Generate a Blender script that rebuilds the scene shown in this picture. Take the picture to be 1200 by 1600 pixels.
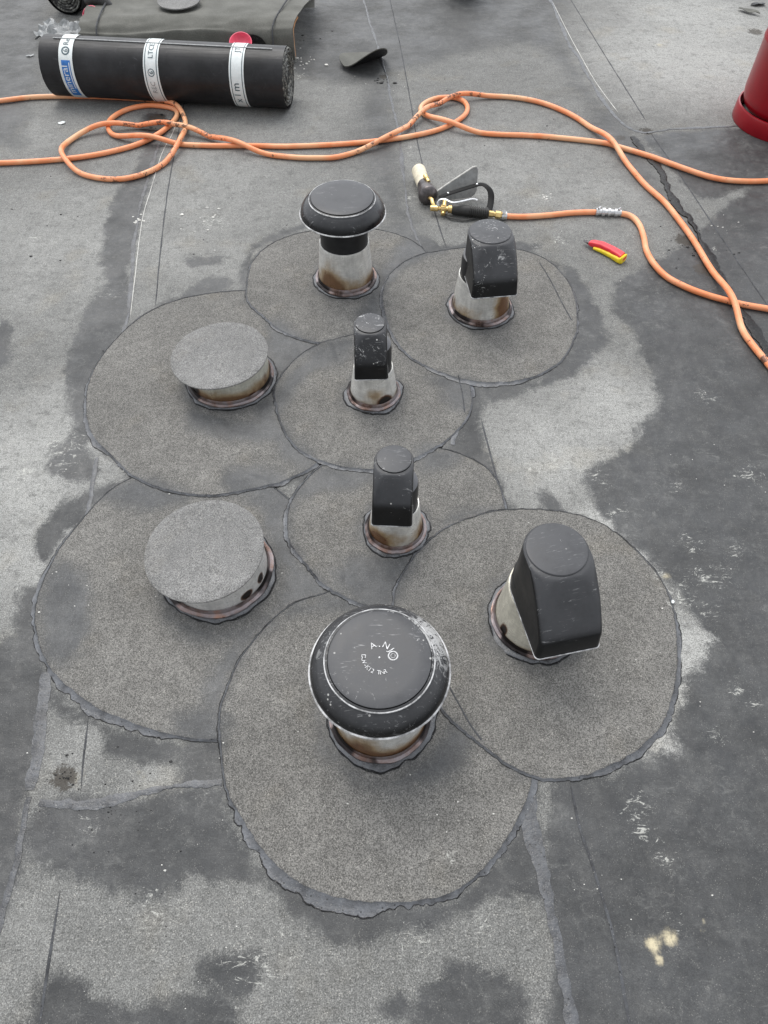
import bpy, bmesh, math, random
import numpy as np
from mathutils import Vector, Matrix, noise as mnoise
R = math.radians
random.seed(7); rng = np.random.default_rng(7)
scene = bpy.context.scene
for o in list(bpy.data.objects): bpy.data.objects.remove(o)
COL = scene.collection

# ------------------------------------------------------------------ camera
CAM_H, TILT, FPX = 1.30, R(54.5), 1110.0           # height, look-down angle, focal length in photo pixels (1200 x 1600)
cd = bpy.data.cameras.new('camera'); cam = bpy.data.objects.new('camera', cd); COL.objects.link(cam)
cam.location = (0, 0, CAM_H); cam.rotation_euler = (R(90) - TILT, 0, 0)
cd.sensor_fit = 'VERTICAL'; cd.sensor_height = 32; cd.lens = FPX / 1600 * 32
cd.clip_start = 0.02; cd.clip_end = 500
scene.camera = cam
# ------------------------------------------------------------------ sky, sun, exposure
SUN_EL, SUN_AZ = R(60), R(-20)                       # azimuth measured from +Y, negative to the left
w = bpy.data.worlds.new('World'); scene.world = w; w.use_nodes = True
nt = w.node_tree; nt.nodes.clear()
sky = nt.nodes.new('ShaderNodeTexSky'); sky.sky_type = 'NISHITA'; sky.sun_disc = False
sky.sun_elevation = SUN_EL; sky.sun_rotation = SUN_AZ; sky.dust_density = 4; sky.air_density = 1.2
tc = nt.nodes.new('ShaderNodeTexCoord')
cl = nt.nodes.new('ShaderNodeTexNoise'); cl.inputs['Scale'].default_value = 2.2; cl.inputs['Detail'].default_value = 6
cr = nt.nodes.new('ShaderNodeValToRGB'); cr.color_ramp.elements[0].position = .32; cr.color_ramp.elements[1].position = .72
cr.color_ramp.elements[0].color = (6.2, 6.6, 7.2, 1); cr.color_ramp.elements[1].color = (12.5, 12.6, 12.8, 1)
mx = nt.nodes.new('ShaderNodeMix'); mx.data_type = 'RGBA'; mx.inputs[0].default_value = .86
bg = nt.nodes.new('ShaderNodeBackground'); bg.inputs[1].default_value = .12
wo = nt.nodes.new('ShaderNodeOutputWorld')
nt.links.new(tc.outputs['Generated'], cl.inputs['Vector']); nt.links.new(cl.outputs['Fac'], cr.inputs[0])
nt.links.new(sky.outputs[0], mx.inputs[6]); nt.links.new(cr.outputs[0], mx.inputs[7])
sx = nt.nodes.new('ShaderNodeSeparateXYZ'); gm = nt.nodes.new('ShaderNodeMapRange'); gm.interpolation_type = 'SMOOTHSTEP'
for i_, v_ in enumerate((-.8, .75, .52, 1.32)): gm.inputs[i_ + 1].default_value = v_      # overcast sky, brighter towards the sun's side
mg = nt.nodes.new('ShaderNodeVectorMath'); mg.operation = 'SCALE'
nt.links.new(tc.outputs['Generated'], sx.inputs[0]); nt.links.new(sx.outputs[1], gm.inputs[0])
nt.links.new(mx.outputs[2], mg.inputs[0]); nt.links.new(gm.outputs[0], mg.inputs['Scale'])
nt.links.new(mg.outputs[0], bg.inputs[0]); nt.links.new(bg.outputs[0], wo.inputs[0])
sl = bpy.data.lights.new('sun', 'SUN'); sl.energy = 1.1; sl.angle = R(34); sl.color = (1, .97, .92)
so = bpy.data.objects.new('sun', sl); COL.objects.link(so)
sd = Vector((math.sin(SUN_AZ) * math.cos(SUN_EL), math.cos(SUN_AZ) * math.cos(SUN_EL), math.sin(SUN_EL)))
so.rotation_euler = sd.to_track_quat('Z', 'Y').to_euler()
scene.view_settings.view_transform = 'Standard'; scene.view_settings.look = 'None'
scene.view_settings.exposure = 0.42; scene.view_settings.gamma = 1

# ------------------------------------------------------------------ helpers
def at(px, py, z=0.0):                               # photo pixel -> point on the horizontal plane at height z
    u, v = (px - 600) / FPX, (py - 800) / FPX
    d = Vector((u, math.cos(TILT) - v * math.sin(TILT), -math.sin(TILT) - v * math.cos(TILT)))
    k = (CAM_H - z) / -d.z
    return Vector((d.x * k, d.y * k, z))
def atv(pts, z=0.0): return np.array([at(x, y, z)[:2] for x, y in pts])
def catmull(P, n=10, closed=True):
    P = np.asarray(P, float); N = len(P); out = []
    segs = N if closed else N - 1
    for i in range(segs):
        g = (lambda k: P[k % N]) if closed else (lambda k: P[min(max(k, 0), N - 1)])
        p0, p1, p2, p3 = g(i - 1), g(i), g(i + 1), g(i + 2)
        for k in range(n):
            t = k / n
            out.append(.5 * (2 * p1 + (p2 - p0) * t + (2 * p0 - 5 * p1 + 4 * p2 - p3) * t * t + (3 * p1 - p0 - 3 * p2 + p3) * t ** 3))
    if not closed: out.append(P[-1])
    return np.array(out)
def sdf(poly, X, Y, reach=None):                     # signed distance, negative inside
    X = X.astype(np.float32); Y = Y.astype(np.float32)
    D = np.full(X.shape, 1e9, np.float32); ins = np.zeros(X.shape, bool)
    x0, y0 = poly.min(0) - .25; x1, y1 = poly.max(0) + .25
    m = (X > x0) & (X < x1) & (Y > y0) & (Y < y1)
    x, y = X[m], Y[m]
    d = np.full(x.shape, 1e9, np.float32); s = np.zeros(x.shape, bool)
    N = len(poly)
    for i in range(N):
        a, b = poly[i], poly[(i + 1) % N]; e = b - a; L = float(e @ e) + 1e-12
        t = np.clip(((x - a[0]) * e[0] + (y - a[1]) * e[1]) / L, 0, 1)
        d = np.minimum(d, (x - a[0] - t * e[0]) ** 2 + (y - a[1] - t * e[1]) ** 2)
        c = (a[1] > y) != (b[1] > y)
        if abs(e[1]) > 1e-9: s ^= c & (x < e[0] * (y - a[1]) / e[1] + a[0])
    d = np.sqrt(d); d = np.where(s, -d, d)
    D[m] = d; D[~m] = .25
    return D
def setp(o, label=None, cat=None, group=None, kind=None):
    for k, v in (('label', label), ('category', cat), ('group', group), ('kind', kind)):
        if v: o[k] = v
    return o
def empty(name, loc, rz=0):
    o = bpy.data.objects.new(name, None); COL.objects.link(o); o.location = loc; o.rotation_euler = (0, 0, rz)
    o.empty_display_size = .05
    return o
def mesh(name, V, F, mat, parent=None, smooth=True, loc=None, angle=40, attrs=None):
    me = bpy.data.meshes.new(name)
    me.from_pydata([tuple(map(float, v)) for v in V], [], [tuple(map(int, f)) for f in F]); me.update()
    if attrs:
        for k, a in attrs.items():
            at_ = me.attributes.new(k, 'FLOAT', 'POINT'); at_.data.foreach_set('value', np.asarray(a, np.float32))
    me.validate()
    if smooth:
        me.polygons.foreach_set('use_smooth', [True] * len(me.polygons)); me.set_sharp_from_angle(angle=R(angle))
    for m in (mat if isinstance(mat, list) else [mat]): me.materials.append(m)
    o = bpy.data.objects.new(name, me); COL.objects.link(o)
    if parent: o.parent = parent
    if loc: o.location = loc
    return o
def lathe(prof, seg=72, wob=None):
    V, F = [], []
    for j, (r, z) in enumerate(prof):
        for i in range(seg):
            a = 2 * math.pi * i / seg; rr, zz = (r, z) if wob is None else wob(a, j, r, z)
            V.append((rr * math.cos(a), rr * math.sin(a), zz))
    for j in range(len(prof) - 1):
        for i in range(seg):
            k = (i + 1) % seg
            F.append((j * seg + i, j * seg + k, (j + 1) * seg + k, (j + 1) * seg + i))
    return V, F
def cap_top(V, F, seg, j, flip=False):
    f = [j * seg + i for i in range(seg)]
    F.append(f[::-1] if flip else f)
def tube(P, r, seg=14, caps=True, rf=None, flat=1.0):
    P = [Vector(p) for p in P]; V, F = [], []
    up = Vector((0, 0, 1)); prev = None
    for i, p in enumerate(P):
        t = (P[min(i + 1, len(P) - 1)] - P[max(i - 1, 0)]).normalized()
        a = t.cross(up)
        if a.length < .05: a = prev or t.cross(Vector((1, 0, 0)))
        if prev and a.dot(prev) < 0: a = -a
        a.normalize(); prev = a.copy(); b = a.cross(t).normalized()
        rr = r if rf is None else rf(i / (len(P) - 1)) 
        for k in range(seg):
            q = 2 * math.pi * k / seg
            V.append(p + a * math.cos(q) * rr + b * math.sin(q) * rr * flat)
    for i in range(len(P) - 1):
        for k in range(seg):
            m = (k + 1) % seg
            F.append((i * seg + k, i * seg + m, (i + 1) * seg + m, (i + 1) * seg + k))
    if caps:
        F.append([k for k in range(seg)][::-1]); F.append([(len(P) - 1) * seg + k for k in range(seg)])
    return V, F
def join(*parts):
    V, F = [], []
    for v, f in parts:
        n = len(V); V += list(v); F += [[i + n for i in q] for q in f]
    return V, F
def xf(vf, M): return [M @ Vector(v) for v in vf[0]], vf[1]
def n1(x, y=0.0, z=0.0): return mnoise.noise(Vector((x, y, z)))      # about -1..1
def slab(poly, z0, z1, bev=0.0):                       # horizontal slab from an outline
    n = len(poly); V = [(x, y, z0) for x, y in poly]
    c = np.mean(poly, 0)
    if bev:
        V += [(x, y, z1 - bev) for x, y in poly]
        V += [tuple((np.array(p) - c) * (1 - bev / max(np.linalg.norm(np.array(p) - c), 1e-6)) + c) + (z1,) for p in poly]
        lv = 3
    else: V += [(x, y, z1) for x, y in poly]; lv = 2
    F = [list(range(n))[::-1], [(lv - 1) * n + i for i in range(n)]]
    for j in range(lv - 1):
        for i in range(n): k = (i + 1) % n; F.append((j * n + i, j * n + k, (j + 1) * n + k, (j + 1) * n + i))
    return V, F

# ------------------------------------------------------------------ materials
class NB:
    def __init__(s, name):
        s.m = bpy.data.materials.new(name); s.m.use_nodes = True; s.t = s.m.node_tree; s.t.nodes.clear()
        s.b = s.t.nodes.new('ShaderNodeBsdfPrincipled'); o = s.t.nodes.new('ShaderNodeOutputMaterial')
        s.t.links.new(s.b.outputs[0], o.inputs[0]); s.co = s.t.nodes.new('ShaderNodeTexCoord').outputs['Object']
    def lk(s, v, inp):
        if hasattr(v, 'node'): s.t.links.new(v, inp)
        elif v is not None: inp.default_value = v
    def noise(s, scale, detail=4, rough=.6, dist=0, vec=None, stretch=None, off=None):
        n = s.t.nodes.new('ShaderNodeTexNoise'); v = vec or s.co
        if stretch or off:
            mp = s.t.nodes.new('ShaderNodeMapping'); s.t.links.new(v, mp.inputs[0]); v = mp.outputs[0]
            if stretch: mp.inputs['Scale'].default_value = stretch[:3]
            if stretch and len(stretch) > 3: mp.inputs['Rotation'].default_value = (0, 0, stretch[3])
            if off: mp.inputs['Location'].default_value = off
        s.t.links.new(v, n.inputs['Vector']); n.inputs['Scale'].default_value = scale
        n.inputs['Detail'].default_value = detail; n.inputs['Roughness'].default_value = rough; n.inputs['Distortion'].default_value = dist
        return n.outputs['Fac']
    def voro(s, scale, feature='F1', rnd=1, vec=None, out='Distance'):
        n = s.t.nodes.new('ShaderNodeTexVoronoi'); n.feature = feature; s.t.links.new(vec or s.co, n.inputs['Vector'])
        n.inputs['Scale'].default_value = scale; n.inputs['Randomness'].default_value = rnd
        return n.outputs[out]
    def math(s, op, a, b=None, c=None, clamp=False):
        n = s.t.nodes.new('ShaderNodeMath'); n.operation = op; n.use_clamp = clamp
        s.lk(a, n.inputs[0]); s.lk(b, n.inputs[1]); s.lk(c, n.inputs[2]); return n.outputs[0]
    def rng(s, v, a, b, c=0., d=1., smooth=True):
        n = s.t.nodes.new('ShaderNodeMapRange'); n.interpolation_type = 'SMOOTHSTEP' if smooth else 'LINEAR'
        s.lk(v, n.inputs[0])
        for i, x in enumerate((a, b, c, d)): n.inputs[i + 1].default_value = x
        return n.outputs[0]
    def mix(s, f, a, b, mode='MIX'):
        n = s.t.nodes.new('ShaderNodeMix'); n.data_type = 'RGBA'; n.blend_type = mode; n.clamp_factor = True
        s.lk(f, n.inputs[0])
        for v, i in ((a, 6), (b, 7)):
            if isinstance(v, (tuple, list)): v = tuple(v) + (1,) if len(v) == 3 else v
            s.lk(v, n.inputs[i])
        return n.outputs[2]
    def attr(s, name):
        n = s.t.nodes.new('ShaderNodeAttribute'); n.attribute_name = name; return n.outputs['Fac']
    def grey(s, v):
        n = s.t.nodes.new('ShaderNodeCombineColor')
        for i in range(3): s.t.links.new(v, n.inputs[i])
        return n.outputs[0]
    def bump(s, h, strength=.3, dist=.002, prev=None):
        n = s.t.nodes.new('ShaderNodeBump'); n.inputs['Strength'].default_value = strength; n.inputs['Distance'].default_value = dist
        s.lk(h, n.inputs['Height'])
        if prev: s.t.links.new(prev, n.inputs['Normal'])
        return n.outputs[0]
    def out(s, col=None, rough=None, metal=None, nrm=None, spec=None):
        if isinstance(col, (tuple, list)): col = tuple(col) + (1,)
        s.lk(col, s.b.inputs['Base Color']); s.lk(rough, s.b.inputs['Roughness']); s.lk(metal, s.b.inputs['Metallic'])
        s.lk(spec, s.b.inputs['Specular IOR Level'])
        if nrm is not None: s.t.links.new(nrm, s.b.inputs['Normal'])
        return s.m
def felt(name, light, dark, soft, gran=.5, old=False, warm=(1.06, 1.0, .9), edge=.02):
    n = NB(name)
    big = n.noise(3.2, 5, .6); mid = n.noise(17, 5, .65); fine = n.noise(90, 4, .7)
    g1 = n.noise(420, 2, .6); g2 = n.noise(900, 1, .5)
    streak = n.noise(1, 4, .7, vec=None, stretch=(180, 14, 1, R(7))); streak2 = n.noise(1, 4, .7, stretch=(12, 160, 1, R(4)))
    base = n.mix(n.rng(big, .3, .72), [c * .84 for c in light], [c * 1.12 for c in light])
    base = n.mix(n.rng(mid, .35, .7, 0, .55), base, [c * .70 for c in light])
    if old:                                            # weather-bleached areas
        pl = n.math('MULTIPLY_ADD', n.math('SUBTRACT', n.noise(10, 5, .7, off=(2, 7, 5)), .5), .5, n.attr('pale'))
        base = n.mix(n.rng(pl, .10, .85), base, [c * 2.1 for c in light])
        base = n.mix(n.rng(n.noise(190, 4, .85, off=(5, 5, 0)), .48, .66, 0, .62), base, [c * 1.9 for c in light])
        base = n.mix(n.rng(n.noise(130, 4, .85, off=(1, 5, 9)), .50, .68, 0, .7), base, [c * .45 for c in light])
        base = n.mix(n.rng(n.noise(33, 4, .7, off=(1, 1, 9)), .50, .70, 0, .5), base, [c * .6 for c in light])
    base = n.mix(n.math('MULTIPLY', n.rng(n.noise(7, 3, .5, off=(3, 8, 0)), .55, .75), .5), base, n.mix(1, base, warm, 'MULTIPLY'))
    d = n.attr('damp')
    p = n.math('MULTIPLY_ADD', n.math('SUBTRACT', n.noise(14, 6, .72, dist=.4), .5), edge * 5.0, d)
    p = n.math('MULTIPLY_ADD', n.math('SUBTRACT', n.noise(120, 3, .6), .5), edge * .8, p)
    p = n.math('MULTIPLY_ADD', n.math('SUBTRACT', g1, .5), edge * 1.1, p)
    mask = n.rng(p, -soft, soft, 1, 0)
    if old:
        d2 = n.math('MULTIPLY_ADD', n.math('SUBTRACT', n.noise(8, 5, .7, off=(6, 3, 2)), .5), .16, n.attr('damp_soft'))
        mask = n.math('MAXIMUM', mask, n.rng(d2, -.07, .06, .85, 0))
    mask = n.math('MULTIPLY', mask, n.rng(n.noise(21, 5, .7, off=(8, 8, 1)), .30, .62, 1, .88))
    dcol = n.mix(n.rng(n.noise(9, 5, .65, off=(5, 1, 0)), .3, .7), [c * .82 for c in dark], [c * 1.22 for c in dark])
    if old:                                            # trodden, scraped wear on the smeared areas
        sc = n.noise(1, 6, .75, dist=1.2, stretch=(26, 60, 1, R(35)), off=(1, 1, 0)); sc2 = n.noise(38, 6, .8, dist=1.5)
        wear = n.math('MULTIPLY', n.rng(n.noise(5, 4, .6, off=(9, 2, 0)), .36, .60), n.rng(n.math('MAXIMUM', sc, sc2), .54, .70))
        dcol = n.mix(n.math('MULTIPLY', wear, .62), dcol, light)
        dcol = n.mix(n.math('MULTIPLY', n.rng(n.noise(22, 6, .75, off=(1, 6, 3)), .50, .72), .34), dcol, light)
        dcol = n.mix(n.rng(n.noise(3.5, 4, .6, off=(4, 6, 3)), .4, .7, 0, .6), dcol, [c * .62 for c in dark])
        soot = n.math('MULTIPLY', n.rng(n.noise(24, 6, .75, dist=.8, off=(4, 4, 4)), .64, .7), n.rng(n.noise(2.6, 3, .5, off=(2, 2, 0)), .48, .62))
        base = n.mix(n.math('MULTIPLY', soot, .5), base, dark)
    col = n.mix(mask, base, dcol)
    amp = n.math('MULTIPLY_ADD', mask, -gran * .62, gran)
    gr = n.math('ADD', n.math('MULTIPLY', n.rng(g1, .36, .66, -1, 1, False), .62), n.math('MULTIPLY', n.rng(g2, .3, .7, -1, 1, False), .38))
    fac = n.math('MULTIPLY_ADD', gr, amp, 1.0)
    fac = n.math('MULTIPLY', fac, n.rng(fine, .25, .75, .84, 1.16, False))
    fac = n.math('MULTIPLY', fac, n.rng(streak, .25, .75, .93, 1.07, False)); fac = n.math('MULTIPLY', fac, n.rng(streak2, .25, .75, .93, 1.07, False))
    col = n.mix(1, col, n.grey(fac), 'MULTIPLY')
    spark = n.math('MULTIPLY', n.rng(n.voro(300, out='Distance'), .14, .28, 1, 0), n.rng(n.noise(43, 3, .7, off=(7, 7, 0)), .42, .60))
    col = n.mix(n.math('MULTIPLY', spark, n.math('MULTIPLY_ADD', mask, -.45, .62)), col, (.52, .50, .45))
    # pale scrapes and ochre deposits
    s = n.attr('scuff'); sn = n.noise(55, 6, .78, dist=1.0, off=(2, 9, 1))
    sn2 = n.noise(1, 7, .8, dist=1.4, stretch=(34, 90, 1, R(-28)), off=(1, 4, 2)); sn = n.math('MAXIMUM', n.math('MULTIPLY', sn, .96), sn2)
    sm = n.rng(n.math('ADD', sn, n.math('MULTIPLY', s, .145)), .69, .75)
    sm = n.math('MULTIPLY', sm, n.rng(s, .02, .3))
    col = n.mix(n.math('MULTIPLY', sm, .75), col, (.50, .50, .46))
    oc = n.attr('ochre'); om = n.rng(n.math('MULTIPLY', oc, n.noise(60, 6, .8)), .22, .50)
    col = n.mix(n.math('MULTIPLY', om, n.math('MULTIPLY_ADD', oc, .7, .3)), col, (.56, .49, .33))
    bk = n.attr('burn'); bm_ = n.rng(n.math('MULTIPLY', bk, n.noise(80, 6, .75, dist=.6)), .30, .38)
    col = n.mix(n.math('MULTIPLY', bm_, .75), col, (.035, .028, .02))
    h = n.math('ADD', n.math('MULTIPLY', g1, .5), n.math('MULTIPLY', fine, .6))
    b1 = n.bump(n.noise(6, 3, .5), .8, .016); b1 = n.bump(n.noise(24, 3, .5), .35, .006, b1); b1 = n.bump(h, .55, .0016, b1)
    rough = n.rng(n.math('MULTIPLY', mask, n.rng(n.noise(6, 4, .6, off=(3, 3, 8)), .35, .65, .55, 1)), 0, 1, .90, .46)
    return n.out(col, rough, 0, b1, .45)

M = {}
M['old_felt'] = felt('old_mineral_felt', (.168, .168, .160), (.040, .0415, .043), .013, .62, old=True)
M['new_felt'] = felt('new_mineral_felt', (.162, .157, .146), (.066, .068, .070), .026, .80, edge=.014)
M['disc_felt'] = felt('cut_mineral_felt', (.205, .203, .197), (.1, .1, .1), .03, .66)
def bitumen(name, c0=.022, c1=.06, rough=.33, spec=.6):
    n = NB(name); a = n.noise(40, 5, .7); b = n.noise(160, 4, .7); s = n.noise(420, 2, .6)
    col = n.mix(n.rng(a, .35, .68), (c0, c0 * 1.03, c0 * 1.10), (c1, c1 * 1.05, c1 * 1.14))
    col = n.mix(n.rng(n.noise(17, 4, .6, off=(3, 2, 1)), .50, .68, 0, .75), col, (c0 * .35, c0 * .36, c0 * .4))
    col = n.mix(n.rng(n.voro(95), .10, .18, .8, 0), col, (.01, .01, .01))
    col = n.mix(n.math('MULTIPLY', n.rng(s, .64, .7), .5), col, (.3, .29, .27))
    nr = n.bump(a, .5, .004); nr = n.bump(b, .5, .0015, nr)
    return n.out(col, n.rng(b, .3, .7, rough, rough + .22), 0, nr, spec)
M['bleed'] = bitumen('bitumen_bleed', .075, .125, .24)  # base lightened and blued to paint in the sky's reflection
M['seam'] = bitumen('bitumen_seam', .050, .095, .26)  # darker variant with the same sky sheen in its base
M['tar'] = bitumen('raw_bitumen', .004, .012, .35, .3)
M['groove'] = bitumen('groove_dirt', .045, .08, .8)
def metal_mat(name, seed, heat=.8, soot=.6, top=(.78, .77, .73), hh=.13, ang=0.0):
    n = NB(name)
    sep = n.t.nodes.new('ShaderNodeSeparateXYZ'); n.t.links.new(n.co, sep.inputs[0]); z = sep.outputs[2]
    o = (seed * 3.7, seed * 1.9, seed)
    br = n.noise(16, 6, .65, off=o); fn = n.noise(1, 5, .7, stretch=(60, 60, 340), off=o); md = n.noise(34, 5, .7, off=o); ve = n.noise(1, 5, .7, stretch=(110, 110, 9), off=o)
    br_ = n.math('SUBTRACT', br, .5)
    col = n.mix(n.rng(md, .3, .7), top, [c * .72 for c in top])
    b = n.math('MULTIPLY_ADD', br_, 1.3, n.attr('brown'))
    tint = n.rng(b, .12, .75)
    col = n.mix(n.math('MULTIPLY', tint, heat), col, (.36, .255, .14))
    col = n.mix(n.math('MULTIPLY', n.rng(b, .60, 1.0), heat), col, (.16, .080, .038))
    k = n.math('MULTIPLY_ADD', br_, .9, n.attr('soot'))
    col = n.mix(n.rng(k, .30, .62), col, (.10, .04, .015)); col = n.mix(n.rng(k, .48, .8), col, (.010, .007, .006))
    col = n.mix(1, col, n.grey(n.math('MULTIPLY', n.rng(fn, .3, .7, .88, 1.10, False), n.rng(ve, .3, .7, .85, 1.1, False))), 'MULTIPLY')
    nr = n.bump(md, .25, .002); nr = n.bump(fn, .15, .0006, nr)
    return n.out(col, n.rng(md, .3, .7, .24, .44), n.rng(k, .3, .6, .32, 0), nr)
n = NB('flange_lead'); a = n.noise(28, 5, .7); b = n.noise(9, 3, .6, off=(3, 1, 0))
c = n.mix(n.rng(a, .35, .65), (.20, .125, .10), (.27, .24, .245)); c = n.mix(n.rng(b, .52, .66), c, (.42, .21, .13)); c = n.mix(n.rng(b, .45, .36), c, (.016, .012, .012))
M['flange'] = n.out(c, n.rng(a, .3, .7, .25, .45), .6, n.bump(a, .4, .003))
def plastic(name, seed, scuff=.5, base=.006, rough=.34, top_light_k=.42):
    n = NB(name); o = (seed * 2.3, seed, seed * 1.1)
    a = n.noise(18, 5, .7, off=o); f = n.noise(150, 4, .7, off=o); sc = n.noise(60, 7, .8, dist=1.6, off=o)
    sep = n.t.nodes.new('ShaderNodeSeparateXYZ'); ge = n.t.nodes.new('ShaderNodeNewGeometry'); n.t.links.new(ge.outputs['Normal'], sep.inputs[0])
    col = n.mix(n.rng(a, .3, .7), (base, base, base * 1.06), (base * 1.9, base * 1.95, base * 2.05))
    top_light = n.math('MULTIPLY', n.rng(a, .05, .6, .55, 1), n.rng(sep.outputs[2], .28, .62))           # paler grey painted on upward faces for the sky light there
    col = n.mix(n.math('MULTIPLY', top_light, top_light_k), col, (.24, .245, .26))
    sm = n.math('MULTIPLY', n.rng(n.math('ADD', sc, n.math('MULTIPLY', n.attr('worn'), .20)), .675 - .11 * scuff, .725 - .11 * scuff), n.math('MAXIMUM', n.rng(n.noise(12, 3, .5, off=(seed, 0, 3)), .48, .62), n.attr('worn')))
    sm = n.math('MULTIPLY', sm, n.rng(sep.outputs[2], -.2, .5))
    col = n.mix(n.math('MULTIPLY', sm, min(1, .35 + scuff * .6)), col, (.60, .60, .59))
    scr = n.noise(1, 3, .6, dist=.8, stretch=(30, 420, 120, R(35 + seed * 20)), off=o)
    scr2 = n.noise(1, 3, .6, dist=.8, stretch=(35, 380, 120, R(-40 + seed * 9)), off=o)
    sx_ = n.math('MULTIPLY', n.rng(n.math('MAXIMUM', scr, scr2), .635, .70), n.rng(n.noise(22, 3, .5, off=(1, seed, 2)), .46, .6))
    col = n.mix(n.math('MULTIPLY', n.math('MULTIPLY', sx_, n.rng(sep.outputs[2], .1, .5)), min(.8, .2 + scuff * .6)), col, (.45, .45, .45))
    dot = n.math('MULTIPLY', n.rng(n.voro(52, vec=None), .07, .11, 1, 0), n.rng(n.noise(17, 2, .5, off=(seed, 4, 3)), .66 - .16 * scuff, .70 - .16 * scuff))
    col = n.mix(n.math('MULTIPLY', dot, scuff), col, (.66, .65, .62))
    nr = n.bump(f, .12, .0008)
    return n.out(col, n.rng(a, .3, .7, rough, rough + .16), 0, nr, .27)
def plain(name, col, rough=.5, metal=0, var=.25, sc=60, bump=.2, spec=None):
    n = NB(name); a = n.noise(sc, 5, .7)
    c = n.mix(n.rng(a, .3, .7), [x * (1 - var) for x in col], [min(1, x * (1 + var)) for x in col])
    return n.out(c, rough, metal, n.bump(a, bump, .001), spec)
M['neck'] = plastic('black_neck_plastic', 9, .25, .012, .3)
M['edge_wear_glint'] = plain('plastic_wear_and_glint', (.42, .42, .42), .4, var=.7, sc=45)  # pale tone for worn rims and for painted edge highlights
M['mark'] = plain('worn_raised_lettering', (.55, .55, .55), .45, var=.4, sc=300)
M['chalk'] = plain('chalky_white', (.62, .61, .57), .8)
n = NB('orange_hose'); a = n.noise(14, 5, .7); b = n.noise(45, 5, .75, off=(4, 2, 1)); bk = n.attr('burn')
c = n.mix(n.rng(a, .35, .7), (.82, .26, .10), (.88, .36, .18))
c = n.mix(n.rng(n.noise(5, 3, .6), .48, .66, 0, .75), c, (.84, .50, .28))
m_ = n.rng(n.math('ADD', b, n.math('MULTIPLY', bk, .17)), .665, .70)
c = n.mix(n.math('MULTIPLY', m_, .85), c, (.055, .03, .022))
M['hose'] = n.out(c, .42, 0, n.bump(b, .15, .001))
M['brass'] = plain('brass', (.72, .52, .22), .28, .85, .3)
M['steel'] = plain('steel', (.6, .6, .6), .25, .9, .2)
M['plate'] = plain('shield_plate', (.27, .275, .27), .42, .2, .2)
M['rubber'] = plain('black_rubber', (.028, .027, .025), .5)
M['strap'] = plain('black_strap', (.004, .004, .004), .6, spec=.2)
M['dark_metal'] = plain('burnt_steel', (.10, .09, .09), .35, .7, .5, 30)
M['cream'] = plain('heated_nozzle', (.66, .60, .46), .6, 0, .2, 40)
M['red_paint'] = plain('red_enamel', (.27, .003, .010), .30, 0, .12, 12, .05)
M['red_plastic'] = plain('red_handle', (.72, .03, .045), .4, 0, .15)
M['yellow'] = plain('yellow_handle', (.82, .62, .02), .45, 0, .12)
M['pink'] = plain('pink_plastic', (.80, .10, .17), .4, 0, .15, 20)
M['white'] = plain('white_paper', (.74, .78, .77), .5, 0, .08, 30)
M['blue'] = plain('blue_print', (.03, .17, .50), .45, 0, .2, 50)
M['ink'] = plain('dark_print', (.05, .09, .11), .5, 0, .2)
M['film'] = plain('grey_film', (.30, .31, .31), .35, 0, .3, 90, .6)
M['sand'] = plain('orange_film', (.55, .27, .11), .5, 0, .3)
n = NB('roll_wrap'); a = n.noise(9, 5, .65); b = n.noise(1, 5, .7, stretch=(6, 120, 120)); s_ = n.noise(28, 7, .8, dist=1.4)
c = n.mix(n.rng(a, .3, .7), (.008, .008, .0085), (.026, .026, .028)); c = n.mix(n.math('MULTIPLY', n.rng(s_, .58, .75), .35), c, (.16, .16, .18))
M['wrap'] = n.out(c, n.rng(b, .3, .7, .34, .55), 0, n.bump(b, .2, .002), .35)
n = NB('roll_end'); a = n.noise(60, 6, .8)
M['rollend'] = n.out(n.mix(n.rng(a, .45, .62), (.02, .02, .02), (.26, .26, .23)), .6, 0, n.bump(a, .8, .004))
n = NB('back_sheet'); a = n.noise(10, 5, .6); b = n.noise(300, 2, .6)
c = n.mix(n.rng(a, .3, .7), (.090, .090, .078), (.135, .134, .118)); c = n.mix(1, c, n.grey(n.rng(b, .3, .7, .8, 1.2, False)), 'MULTIPLY')
M['sheet'] = n.out(c, .8, 0, n.bump(b, .3, .001))

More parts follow.
